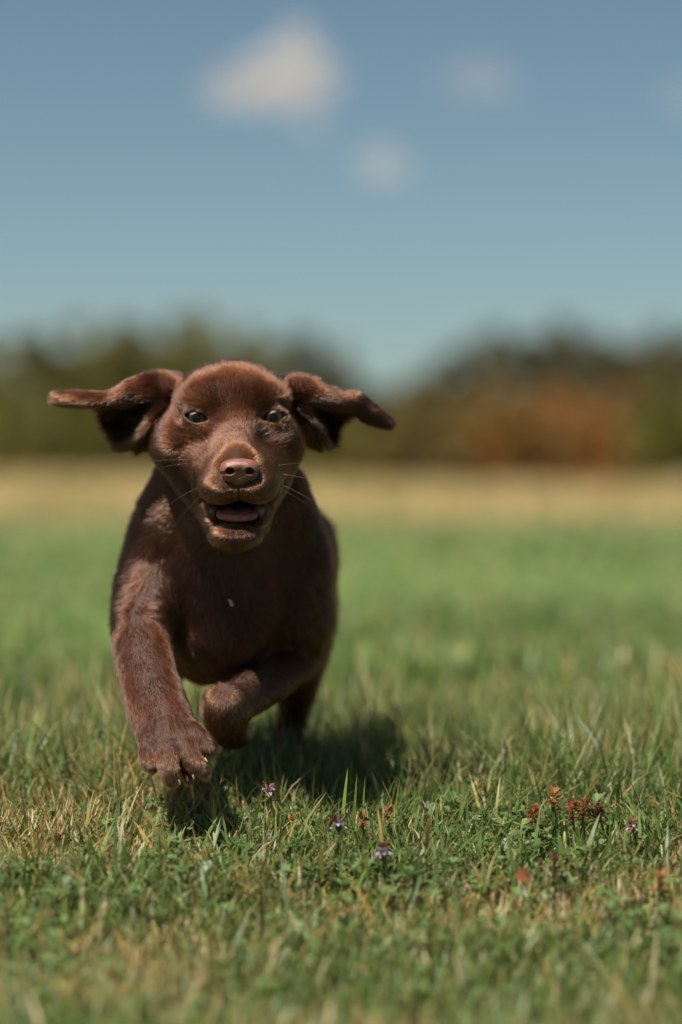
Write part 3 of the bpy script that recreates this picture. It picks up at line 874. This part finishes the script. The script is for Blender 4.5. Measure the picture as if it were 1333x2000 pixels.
DOG_BASE = np.array([-0.075, 2.02, 0.0])
def to_local(V):
    return V * 0.01 - DOG_BASE

def skin_material():
    """undercoat brown, bare skin where the 'skin' attribute says so, dark wet mouth where 'mouth' says so"""
    m, nt, b, out = new_mat('dog_skin')
    n = noise_node(nt, 160, 3)
    r = ramp(nt, n.outputs['Fac'], [(0.3, (0.030, 0.012, 0.007)), (0.7, (0.055, 0.023, 0.013))])
    def mixin(prev, attr, col):
        a = nt.nodes.new('ShaderNodeAttribute'); a.attribute_name = attr
        mx = nt.nodes.new('ShaderNodeMix'); mx.data_type = 'RGBA'
        nt.links.new(a.outputs['Fac'], mx.inputs[0]); nt.links.new(prev, mx.inputs[6]); mx.inputs[7].default_value = (*col, 1)
        return mx.outputs[2], a
    c, _ = mixin(r.outputs[0], 'skin', (0.17, 0.075, 0.047))
    c, _ = mixin(c, 'rim', (0.022, 0.011, 0.009))
    c, am = mixin(c, 'mouth', (0.20, 0.095, 0.095))
    nt.links.new(c, b.inputs['Base Color'])
    mr = nt.nodes.new('ShaderNodeMapRange'); mr.inputs[3].default_value = 0.75; mr.inputs[4].default_value = 0.25
    nt.links.new(am.outputs['Fac'], mr.inputs[0]); nt.links.new(mr.outputs[0], b.inputs['Roughness'])
    return m

def fur_material():
    m = bpy.data.materials.new('brown_fur'); m.use_nodes = True
    nt = m.node_tree; nt.nodes.clear()
    out = nt.nodes.new('ShaderNodeOutputMaterial')
    h = nt.nodes.new('ShaderNodeBsdfHairPrincipled')
    h.model = 'CHIANG'; h.parametrization = 'COLOR'
    a = nt.nodes.new('ShaderNodeAttribute'); a.attribute_name = 'tint'
    nt.links.new(a.outputs['Color'], h.inputs['Color'])
    h.inputs['Roughness'].default_value = 0.20
    h.inputs['Radial Roughness'].default_value = 0.55
    h.inputs['Coat'].default_value = 0.0
    h.inputs['IOR'].default_value = 1.43
    h.inputs['Random Roughness'].default_value = 0.2
    nt.links.new(h.outputs[0], out.inputs['Surface'])
    return m

def whisker_material():
    m, nt, b, out = new_mat('whisker_hair')
    b.inputs['Base Color'].default_value = (0.34, 0.25, 0.18, 1); b.inputs['Roughness'].default_value = 0.35
    return m

def hair_object(name, pts, rad, mat, parent, tint=None):
    """pts (n,k,3) metres local, rad (n,k)"""
    n, k = pts.shape[:2]
    cd = bpy.data.hair_curves.new(name)
    cd.add_curves([k] * n)
    cd.attributes['position'].data.foreach_set('vector', pts.astype(np.float32).ravel())
    ra = cd.attributes.new('radius', 'FLOAT', 'POINT'); ra.data.foreach_set('value', rad.astype(np.float32).ravel())
    if tint is not None:
        ta = cd.attributes.new('tint', 'FLOAT_COLOR', 'CURVE')
        ta.data.foreach_set('color', np.c_[tint, np.ones(n)].astype(np.float32).ravel())
    cd.materials.append(mat)
    o = bpy.data.objects.new(name, cd); C.objects.link(o); o.parent = parent
    return o

NOSE = P(468, 922, 0.6)
FUR_N = 420000

def region_masks(V):
    px, py, w = unproject(V)
    head = sstep(13.5, 11.0, w) * sstep(1105, 1075, py)
    ear = np.maximum(sstep(322, 300, px), sstep(596, 612, px)) * sstep(905, 885, py) * sstep(17, 15.5, w) * sstep(8.0, 9.0, w)
    eye = np.full(len(V), 9.0)
    for e in EYES:
        eye = np.minimum(eye, np.where(w < 9, almond(e, V[:, 0], V[:, 2]), 9.0))
    # mouth: inside the opening between the lips
    d = np.sqrt(((px - 463) / 52.0) ** 2 + ((py - (1006 - 0.003 * (px - 463) ** 2)) / 20.0) ** 2)
    mouth = sstep(1.12, 0.95, d) * sstep(9.0, 7.5, w)
    nose = np.sqrt(((px - 468) / 40.0) ** 2 + ((py - 922) / 29.0) ** 2)
    nose = sstep(1.0, 0.9, nose) * (w < 3)
    nose = np.maximum(nose, sstep(3.4, 2.0, np.abs(px - 467.5)) * (py > 940) * (py < 980) * (w < 2.6))
    return px, py, w, head, ear, eye, mouth, nose

def build_puppy():
    root = empty('puppy', tuple(DOG_BASE))
    tag(root, 'chocolate brown puppy running towards the camera, ears flying, mouth open', 'dog')
    f = sculpt_body()
    V, F = surface_nets(f, -0.10)
    # keep only the one connected body (drop specks)
    N = vert_normals(V, F)
    body = mesh_obj('body', to_local(V), F, skin_material(), root)
    px, py, w, head, ear, eye, mouth, nosem = region_masks(V)
    skin = np.clip(sstep(0.22, 0.10, eye) + 0, 0, 1)
    rim = np.zeros(len(V))
    for e in EYES:
        ce = P(e['c'][0], e['c'][1], 6.3)
        up = (V[:, 2] - ce[2]) - math.tan(e['tilt']) * (V[:, 0] - ce[0])
        rim = np.maximum(rim, sstep(0.13, 0.07, np.where(w < 9, almond(e, V[:, 0], V[:, 2]), 9)) * sstep(-0.12, 0.02, up))
    set_attr(body, 'rim', rim)
    set_attr(body, 'skin', skin); set_attr(body, 'mouth', mouth)
    # ---------------- fur
    tri = np.r_[F[:, [0, 1, 2]], F[:, [0, 2, 3]]]
    A = V[tri[:, 0]]; B = V[tri[:, 1]]; Cc = V[tri[:, 2]]
    area = np.linalg.norm(np.cross(B - A, Cc - A), axis=1)
    tc = (A + B + Cc) / 3
    tpx, tpy, tw, th, te, teye, tm, tn = region_masks(tc)
    dens = area * (1 + 2.4 * th + 0.5 * te + 0.8 * (tpy > 1230) * (tpx < 430) * (tw < 14)) * np.where(tw > 26, 0.55, 1.0)
    dens = dens * (1 + 1.2 * sstep(3.5, 1.5, np.linalg.norm(tc - NOSE, axis=1))) * (1 - tm) * (1 - tn) * sstep(0.05, 0.14, teye)
    cum = np.cumsum(dens); pick = np.searchsorted(cum, rng.random(FUR_N) * cum[-1])
    r1 = np.sqrt(rng.random(FUR_N)); r2 = rng.random(FUR_N)
    ba, bb, bc = (1 - r1), r1 * (1 - r2), r1 * r2
    R = A[pick] * ba[:, None] + B[pick] * bb[:, None] + Cc[pick] * bc[:, None]
    n = unit(N[tri[pick, 0]] * ba[:, None] + N[tri[pick, 1]] * bb[:, None] + N[tri[pick, 2]] * bc[:, None])
    px, py, w, head, ear, eye, mouth, nosem = region_masks(R)
    # flow
    fb = np.tile(unit(np.array([[0.05, 0.72, -0.70]])), (FUR_N, 1))
    leg = sstep(1190, 1250, py) * sstep(440, 420, px) * sstep(16, 13, w)
    fl = np.tile(unit(np.array([[0.22, -0.55, -1.0]])), (FUR_N, 1))
    fold = sstep(1300, 1330, py) * sstep(395, 405, px) * sstep(22, 18, w)
    ff = np.tile(unit(np.array([[0.1, 0.5, -1.0]])), (FUR_N, 1))
    fh = unit(R - NOSE)
    fe = unit(np.c_[np.sign(px - 450), 0.35 + 0 * px, -0.25 + 0 * px])
    flow = fb * (1 - leg)[:, None] + fl * leg[:, None]
    flow = flow * (1 - fold)[:, None] + ff * fold[:, None]
    flow = flow * (1 - head)[:, None] + fh * head[:, None]
    flow = flow * (1 - ear)[:, None] + fe * ear[:, None]
    # low frequency swirl so that the coat parts and clumps
    def vn(sc, sd):
        return np.c_[vnoise(R * sc, sd), vnoise(R * sc, sd + 1), vnoise(R * sc, sd + 2)] - 0.5
    flow = unit(flow) + (1 - 0.5 * leg)[:, None] * (0.75 * vn(0.40, 11) + 0.36 * vn(1.5, 17)) + 0.12 * vn(5.0, 27) + rng.normal(0, 0.07, (FUR_N, 3))
    flow = unit(flow - n * np.sum(flow * n, 1, keepdims=True))
    # length
    Ln = 1.15 * np.ones(FUR_N)
    Ln = Ln * (1 - leg) + 0.52 * leg
    toe = sstep(1455, 1500, py) * leg
    Ln = Ln * (1 - 0.15 * toe)
    Ln = Ln * (1 - fold) + 0.6 * fold
    dn = np.linalg.norm(R - NOSE, axis=1)
    Lh = 0.24 + 0.44 * sstep(1.5, 7.5, dn)
    Ln = Ln * (1 - head) + Lh * head
    Ln = Ln * (1 - ear) + 0.78 * ear
    Ln = Ln * (0.25 + 0.75 * sstep(0.10, 0.7, eye))
    Ln = Ln * rng.uniform(0.6, 1.15, FUR_N)
    brow = np.maximum(np.exp(-((px - 415) / 16.0) ** 2 - ((py - 764) / 22.0) ** 2), np.exp(-((px - 502) / 15.0) ** 2 - ((py - 764) / 20.0) ** 2)) * (w < 10)
    lift = np.radians(rng.normal(14, 5, FUR_N)) + head * np.radians(7) + np.radians(18) * sstep(3.2, 1.4, dn) * sstep(915, 895, py) + np.radians(9) * (2 * vnoise(R * 1.3, 63) - 1) + np.radians(38) * brow
    k = 5
    pts = np.zeros((FUR_N, k, 3)); p = R - n * 0.03
    for q in range(k):
        pts[:, q] = p
        a = lift * (1.25 - 0.9 * q / k)
        p = p + (flow * np.cos(a)[:, None] + n * np.sin(a)[:, None]) * (Ln / (k - 1))[:, None]
    rad = np.array([1.0, 0.95, 0.8, 0.55, 0.12])[None, :] * (0.010 + 0.005 * rng.random(FUR_N))[:, None] * (0.68 + 0.32 * (1 - np.maximum(head, 0.8 * leg)))[:, None] * 0.01
    # coat colour: chocolate, a little redder on the paws and round the mouth
    c0 = np.array([0.055, 0.0170, 0.0064]); c1 = np.array([0.018, 0.0053, 0.0023]); c2 = np.array([0.20, 0.064, 0.020])
    t = np.clip(0.5 + 0.9 * (vnoise(R * 0.5, 51) - 0.5) + rng.normal(0, 0.25, FUR_N), 0, 1)[:, None]
    tint = c0 * t + c1 * (1 - t)
    th_ = np.array([0.100, 0.0345, 0.0150]) * t + np.array([0.028, 0.0090, 0.0042]) * (1 - t)       # shorter coat of the face, tint lightened to paint in its sunlit gloss
    tl_ = np.array([0.078, 0.0215, 0.0073]) * t + np.array([0.028, 0.0076, 0.0027]) * (1 - t)     # redder coat of the forelegs
    face = (head * (1 - 0.6 * ear))[:, None]
    tint = tint * (1 - face) + th_ * face
    tint = tint * (1 - leg[:, None]) + tl_ * leg[:, None]
    red = np.clip(0.75 * toe + 0.38 * sstep(6.0, 2.0, dn) * head + 0.45 * sstep(0.45, 0.15, eye) * sstep(812, 822, py) + 0.5 * np.exp(-((px - 440) / 42.0) ** 2 - ((py - 1380) / 40.0) ** 2) * fold, 0, 0.85)[:, None]  # last term: reddish folded paw, its sunlit top painted into the tint
    tint = tint * (1 - red) + c2 * red
    fur = hair_object('fur', to_local(pts.reshape(-1, 3)).reshape(FUR_N, k, 3), rad, fur_material(), root, tint)
    fur['kind'] = 'stuff'

    # ---------------- nose
    xs = np.arange(-2.0, 2.0, 0.04, dtype=np.float32) + NOSE[0]; ys = np.arange(-1.6, 2.0, 0.04, dtype=np.float32) + NOSE[1]
    zs = np.arange(-1.7, 1.5, 0.04, dtype=np.float32) + NOSE[2]
    g = Field(xs, ys, zs)
    g.ell(P(468, 911, 0.95), (1.42, 0.95, 0.62), 0.3)
    g.ell(P(450, 920, 0.95), (0.80, 0.95, 0.70), 0.3); g.ell(P(487, 919, 0.95), (0.78, 0.95, 0.70), 0.3)
    g.ell(P(468, 933, 1.05), (0.72, 0.78, 0.74), 0.35)
    g.ell(P(452, 931, 1.10), (0.70, 0.84, 0.50), 0.2); g.ell(P(484, 931, 1.10), (0.70, 0.84, 0.50), 0.2)
    for sx, cx in ((-1, 449.5), (1, 487.5)):
        g.ell(P(cx, 920.5, 0.10), (0.35, 0.85, 0.27), 0.10, sub=True)
        g.cone(P(cx + sx * 5, 923, 0.05), P(cx + sx * 20, 925, 0.75), 0.13, 0.09, 0.12, sub=True)
    g.cone(P(468, 924, -0.08), P(468, 958, 0.15), 0.035, 0.06, 0.08, sub=True)
    Vn, Fn = surface_nets(g, 0.0)
    mn, nt, b, out = new_mat('nose_leather')
    vor = nt.nodes.new('ShaderNodeTexVoronoi'); vor.inputs['Scale'].default_value = 1500
    tcn = nt.nodes.new('ShaderNodeTexCoord'); nt.links.new(tcn.outputs['Object'], vor.inputs['Vector'])
    bp = nt.nodes.new('ShaderNodeBump'); bp.inputs['Strength'].default_value = 0.45; bp.inputs['Distance'].default_value = 0.0004
    nt.links.new(vor.outputs['Distance'], bp.inputs['Height']); nt.links.new(bp.outputs[0], b.inputs['Normal'])
    nz = noise_node(nt, 220, 3)
    rn = ramp(nt, nz.outputs['Fac'], [(0.3, (0.165, 0.062, 0.045)), (0.7, (0.23, 0.092, 0.067))])
    nt.links.new(rn.outputs[0], b.inputs['Base Color']); b.inputs['Roughness'].default_value = 0.38
    b.inputs['Subsurface Weight'].default_value = 0.15; b.inputs['Subsurface Radius'].default_value = (0.004, 0.0015, 0.001)
    nose = mesh_obj('nose', to_local(Vn), Fn, mn, root)
    nose['label'] = 'bare reddish brown nose'

    # ---------------- tongue
    c = P(463, 1006, 3.0)
    xs = np.arange(-2.2, 2.2, 0.06, dtype=np.float32) + c[0]; ys = np.arange(-2.6, 5.2, 0.08, dtype=np.float32) + c[1]; zs = np.arange(-1.4, 1.2, 0.06, dtype=np.float32) + c[2]
    g = Field(xs, ys, zs)
    g.ell(P(463, 1009, 3.3), (1.56, 1.7, 0.36), 0.3)
    g.ell(P(463, 1002, 4.6), (1.60, 1.7, 0.38), 0.4)
    g.ell(P(463, 996, 6.2), (1.60, 1.7, 0.40), 0.4)
    g.chain([(427, 1000, 4.4, .22), (432, 1008, 2.8, .24), (446, 1012, 2.0, .24), (463, 1013, 1.7, .24), (481, 1012, 2.0, .24), (495, 1008, 2.8, .24), (499, 1000, 4.4, .22)], 0.2)
    g.cone(P(463, 994, 1.6), P(463, 984, 5.5), 0.26, 0.3, 0.35, sub=True)
    Vt, Ft = surface_nets(g, 0.0)
    tongue = mesh_obj('tongue', to_local(Vt), Ft, simple_mat('tongue_flesh', (0.27, 0.10, 0.08), 0.65, 0.2, 300, 0.25, 0.4), root)
    tongue['label'] = 'dusky pink tongue'

    # ---------------- eyes
    def ball(name, centre, radius, scale, mat, parent):
        Vb = ICO3[0] * radius * np.array(scale) + centre
        return mesh_obj(name, to_local(Vb), ICO3[1], mat, parent)
    m_white = simple_mat('eye_white', (0.035, 0.022, 0.018), 0.3, 0.2, 200)
    mi, nt, b, out = new_mat('amber_iris')
    ni = noise_node(nt, 500, 3)
    ri = ramp(nt, ni.outputs['Fac'], [(0.3, (0.17, 0.088, 0.028)), (0.7, (0.28, 0.155, 0.052))])
    nt.links.new(ri.outputs[0], b.inputs['Base Color']); b.inputs['Roughness'].default_value = 0.5
    m_pupil = simple_mat('pupil_black', (0.006, 0.006, 0.007), 0.4, 0.1, 100)
    mc = bpy.data.materials.new('cornea'); mc.use_nodes = True
    nt = mc.node_tree; nt.nodes.clear(); out = nt.nodes.new('ShaderNodeOutputMaterial')
    tr = nt.nodes.new('ShaderNodeBsdfTransparent'); gl = nt.nodes.new('ShaderNodeBsdfGlossy'); gl.inputs['Roughness'].default_value = 0.04
    fr = nt.nodes.new('ShaderNodeFresnel'); fr.inputs['IOR'].default_value = 1.33
    mx = nt.nodes.new('ShaderNodeMixShader')
    nt.links.new(fr.outputs[0], mx.inputs[0]); nt.links.new(tr.outputs[0], mx.inputs[1]); nt.links.new(gl.outputs[0], mx.inputs[2]); nt.links.new(mx.outputs[0], out.inputs['Surface'])
    for e in EYES:
        c = P(e['c'][0] + 1.5, e['c'][1] + 1, EYE_W)
        eye_o = ball('eye', c, EYE_R, (1, 1, 1), m_white, root)
        # iris and pupil: caps of slightly larger balls facing the camera
        def cap(name, rad_ball, half, mat):
            th = np.linspace(0, 2 * np.pi, 32, endpoint=False); rows = []
            rr = np.linspace(0.02, half, 7)
            Vc = np.concatenate([np.c_[np.cos(th) * r, -np.sqrt(rad_ball ** 2 - r * r) + 0 * th, np.sin(th) * r] for r in rr]) + c
            Fc = []
            for a in range(6):
                for q in range(32):
                    q2 = (q + 1) % 32
                    Fc.append([a * 32 + q, a * 32 + q2, a * 32 + 32 + q2, a * 32 + 32 + q])
            return mesh_obj(name, to_local(Vc), np.array(Fc), mat, eye_o)
        cap('iris', EYE_R + 0.010, 0.63, mi)
        cap('pupil', EYE_R + 0.016, 0.37, m_pupil)
        ball('cornea', c + np.array([0, -0.06, 0]), EYE_R, (0.98, 1.0, 0.98), mc, eye_o)

    # ---------------- whiskers (each bends out from the lip)
    m_wh = whisker_material()
    W = [((400, 905), (310, 915), 3.2), ((395, 900), (275, 905), 3.4), ((392, 950), (318, 995), 3.4), ((400, 962), (338, 1030), 3.4),
         ((520, 915), (592, 905), 3.4), ((528, 938), (645, 1000), 3.6), ((535, 925), (650, 950), 3.8), ((522, 945), (600, 985), 3.4),
         ((505, 965), (526, 982), 1.8), ((500, 970), (510, 985), 1.6),
         ((443, 1068), (446, 1076), 1.4), ((455, 1068), (454, 1076), 1.2), ((466, 1068), (466, 1075), 1.2), ((478, 1067), (480, 1076), 1.2), ((489, 1064), (488, 1073), 1.3),
         ((500, 1050), (512, 1072), 1.6), ((418, 1050), (408, 1065), 1.8), ((412, 1042), (396, 1055), 2.0), ((424, 1058), (415, 1072), 1.6),
         ((520, 770), (575, 765), 6.6)]
    for (a, b2, ww) in W:
        p0 = P(a[0], a[1], ww + 0.5); p2 = P(b2[0], b2[1], ww + 0.6)
        L_ = np.linalg.norm(p2 - p0)
        p1 = (p0 + p2) / 2 + np.array([0, -0.15 * L_, 0.08 * L_])
        t = np.linspace(0, 1, 7)[:, None]
        q = p0 * (1 - t) ** 2 + 2 * p1 * t * (1 - t) + p2 * t ** 2
        Vw, Fw = [], []
        rr = np.linspace(0.008, 0.0025, 7)
        th = np.arange(3) * 2 * np.pi / 3
        d = unit(p2 - p0); u = unit(np.cross(d, [0.1, 1, 0.3])); v = np.cross(d, u)
        for i in range(7): Vw.append(q[i] + rr[i] * (np.cos(th)[:, None] * u + np.sin(th)[:, None] * v))
        for i in range(6):
            for s in range(3): Fw.append([i * 3 + s, i * 3 + (s + 1) % 3, i * 3 + 3 + (s + 1) % 3, i * 3 + 3 + s])
        mesh_obj('whisker', to_local(np.concatenate(Vw)), np.array(Fw), m_wh, root)

    # ---------------- claws showing through the toe fur
    m_cl = simple_mat('claw_horn', (0.22, 0.15, 0.11), 0.3, 0.2, 300)
    for a, b2 in (((311, 1500, 0.2), (311, 1508, -0.1)), ((350, 1524, -0.7), (352, 1533, -0.9)), ((377, 1514, -0.6), (379, 1523, -0.8)), ((401, 1482, 0.1), (405, 1488, -0.2))):
        Vc, Fc = cone_mesh(P(*a), P(*b2), 0.10, 0.03, 6)
        mesh_obj('claw', to_local(Vc), Fc, m_cl, root)
    return root
build_puppy()

# ------------------------------------------------------------------ small plants in the lawn
def tube(path, radii, sides=5):
    path = np.array(path); Vt, Ft = [], []
    th = np.arange(sides) * 2 * np.pi / sides
    for i, p in enumerate(path):
        d = unit(path[min(i + 1, len(path) - 1)] - path[max(i - 1, 0)]); u = unit(np.cross(d, [0.2, 1, 0.1])); v = np.cross(d, u)
        Vt.append(p + radii[i] * (np.cos(th)[:, None] * u + np.sin(th)[:, None] * v))
    for i in range(len(path) - 1):
        for q in range(sides): Ft.append([i * sides + q, i * sides + (q + 1) % sides, (i + 1) * sides + (q + 1) % sides, (i + 1) * sides + q])
    return np.concatenate(Vt), np.array(Ft)

def leaf_shape(base, direction, normal, length, width, curl=0.2):
    d = unit(np.array(direction, float)); n0 = unit(np.array(normal, float)); n0 = unit(n0 - d * (n0 @ d)); s_ = np.cross(d, n0)
    rows = []
    for t, wv in ((0, .12), (.25, .75), (.5, 1), (.75, .8), (.93, .35), (1, .05)):
        c = np.array(base) + d * length * t - n0 * curl * length * t * t
        rows += [c - s_ * width * wv / 2 + n0 * width * 0.15 * wv, c, c + s_ * width * wv / 2 + n0 * width * 0.15 * wv]
    F = []
    for i in range(5):
        for q in (0, 1): F.append([i * 3 + q, i * 3 + q + 1, i * 3 + q + 4, i * 3 + q + 3])
    return np.array(rows), np.array(F)

def coloured(name, V, F, col, mat, parent):
    o = mesh_obj(name, V, F, mat, parent)
    col = np.array(col); c = np.tile(col, (len(V), 1)) * rng.uniform(0.8, 1.2, (len(V), 1))
    set_attr(o, 'Col', c)
    return o

def flower(head_px, stem_cm, label, brown, violet, size=1.0, base_drop=None):
    """self-heal: a short stem with a barrel of brown bracts and some violet lipped petals"""
    # the foot stands on the ground: distance follows from the head height and the camera height
    h = stem_cm * 0.0078
    dist = ground_dist(head_px[1], h)
    top = at(head_px[0], head_px[1], dist)
    base = np.array([top[0] + random.uniform(-.006, .006), dist + random.uniform(-.004, .004), 0.0]); base[2] = float(gz(base[0:1], base[1:2])[0])
    size *= 0.85
    root = empty('flower', base)
    tag(root, label, 'flower', 'flower heads in the lawn')
    top = top - base
    V, F = tube([(0, 0, -0.004), top * 0.5 + [0.002, 0, 0], top], [0.0011, 0.0010, 0.0009])
    coloured('stem', V, F, (0.12, 0.13, 0.05), M_GRASS, root)
    parts = []
    for ring in range(5):
        for q in range(7):
            a = q * 0.898 + ring * 0.45
            out = np.array([math.cos(a), math.sin(a), 0.35 + 0.15 * ring])
            b = top + np.array([0, 0, (ring - 2) * 0.0022 * size]) + np.array([math.cos(a), math.sin(a), 0]) * 0.0012 * size
            if random.random() < 0.25: continue
            out = out + np.array([random.uniform(-.6, .6), random.uniform(-.6, .6), random.uniform(-.5, .6)])
            parts.append(leaf_shape(b + out * 0.0008 * random.uniform(-1, 1), out, (random.uniform(-.5, .5), random.uniform(-.5, .5), 1), 0.0048 * size * random.uniform(.5, 1.4), 0.0034 * size * random.uniform(.5, 1.3), random.uniform(-.4, .5)))
    V, F = join_parts(parts)
    coloured('flower_head', V, F, brown, M_PETAL, root)
    for q in range(violet):
        a = -1.57 + (q - (violet - 1) / 2) * 0.75 + random.uniform(-.2, .2)
        d = np.array([math.cos(a), math.sin(a), random.uniform(-.1, .5)])
        b = top + np.array([math.cos(a) * .003, math.sin(a) * .003, random.uniform(-.003, .003)]) * size
        V1, F1 = leaf_shape(b, d, (0, 0, 1), 0.0048 * size, 0.0028 * size, 0.5)
        V2, F2 = leaf_shape(b, d + [0, 0, .7], (0, 0, 1), 0.0042 * size, 0.0032 * size, -0.4)
        V, F = join_parts([(V1, F1), (V2, F2)])
        coloured('petal', V, F, (0.46, 0.37, 0.52), M_PETAL, root)
    for sgn in (-1, 1):
        V, F = leaf_shape(top * 0.8, (sgn, -0.3, 0.2), (0, 0, 1), 0.009 * size, 0.0045 * size, 0.3)
        coloured('leaf', V, F, (0.10, 0.15, 0.04), M_GRASS, root)

def build_plants():
    RB = (0.27, 0.095, 0.04); OR = (0.36, 0.16, 0.06); DK = (0.13, 0.06, 0.035)
    flower((661, 1612), 3.6, 'brown flower head with pale violet petals, just right of the puppy shadow', DK, 3, 1.25)
    flower((748, 1668), 3.0, 'nearest brown flower head with several violet petals, in sharp focus', DK, 5, 1.3)
    flower((527, 1546), 4.2, 'violet flower at the dark edge of the puppy shadow below its chest', RB, 3, 1.1)
    flower((708, 1606), 3.4, 'reddish brown flower head between the two violet ones and the shadow', RB, 0, 1.1)
    flower((756, 1592), 3.6, 'small orange brown flower head above the nearest violet one', OR, 0, 1.0)
    flower((1080, 1562), 4.6, 'tallest orange brown flower head on the right side of the lawn', OR, 0, 1.5)
    flower((1118, 1585), 4.0, 'red brown flower head, left of a close pair right of the tallest one', RB, 0, 1.5)
    flower((1140, 1580), 4.2, 'red brown flower head, right of a close pair right of the tallest one', RB, 0, 1.4)
    flower((1045, 1598), 3.6, 'red brown flower head left of the tallest orange brown one', RB, 0, 1.4)
    flower((1170, 1588), 3.8, 'dull brown flower head at the right end of the red brown row', DK, 0, 1.2)
    flower((1234, 1612), 3.4, 'small flower with violet petals near the right picture edge', RB, 3, 0.9)
    flower((1085, 1690), 2.8, 'dark brown spiky flower head low in the grass at right', DK, 0, 1.2)
    flower((1290, 1725), 3.2, 'blurred orange brown flower head at the right picture edge', OR, 0, 1.2)
    flower((575, 1600), 3.0, 'small orange brown flower head right below the puppy paws', OR, 0, 0.9)
    # clover with two pale round leaves in front of the hind paw
    d0 = ground_dist(1625); b0 = at(190, 1625, d0); b0[2] = float(gz(b0[0:1], b0[1:2])[0])
    root = empty('clover_plant', b0)
    tag(root, 'clover with large pale round leaves left of the lifted paw', 'clover')
    for (px, py, ln, wd, dr, nm) in ((178, 1600, .0150, .0150, (-.15, -.15, 1), (0, -1, .25)), (200, 1604, .0110, .0100, (.7, -.3, .5), (-.2, -1, .6)), (160, 1612, .009, .009, (-.8, -.3, .3), (0, -.6, 1))):
        p = at(px, py, d0) - b0
        V, F = tube([(0, 0, -0.003), p * 0.6, p], [0.0008, 0.0008, 0.0007]); coloured('stem', V, F, (0.12, 0.18, 0.06), M_GRASS, root)
        V, F = leaf_shape(p, dr, nm, ln, wd, 0.1); coloured('leaf', V, F, (0.15, 0.22, 0.085), M_GRASS, root)
    # brown curled leaf
    d0 = ground_dist(1722, 0.02); p = at(1022, 1722, d0)
    V, F = leaf_shape((-.006, 0, .004), (1, 0.1, 0.1), (0, -1, .5), 0.013, 0.012, 0.6)
    o = coloured('dead_leaf', V, F, (0.33, 0.13, 0.05), M_PETAL, None); o.location = p
    tag(o, 'curled orange brown dead leaf lying low in the grass at right', 'leaf')
    # scrap of straw caught on the chest
    V, F = join_parts([leaf_shape((-.002, 0, .002), (1, 0, -.6), (0, -1, .3), 0.005, 0.0028, 0.5), leaf_shape((0, -.001, 0), (.5, -.2, -1), (.3, -1, 0), 0.0045, 0.003, -0.4)])
    o = coloured('straw_scrap', V, F, (0.50, 0.42, 0.28), M_PETAL, None); o.location = at(450, 1176, DOG_Y + 0.098)
    tag(o, 'pale scrap of straw caught on the dark chest fur of the puppy', 'straw')
build_plants()
#@@MARK_DOG_END
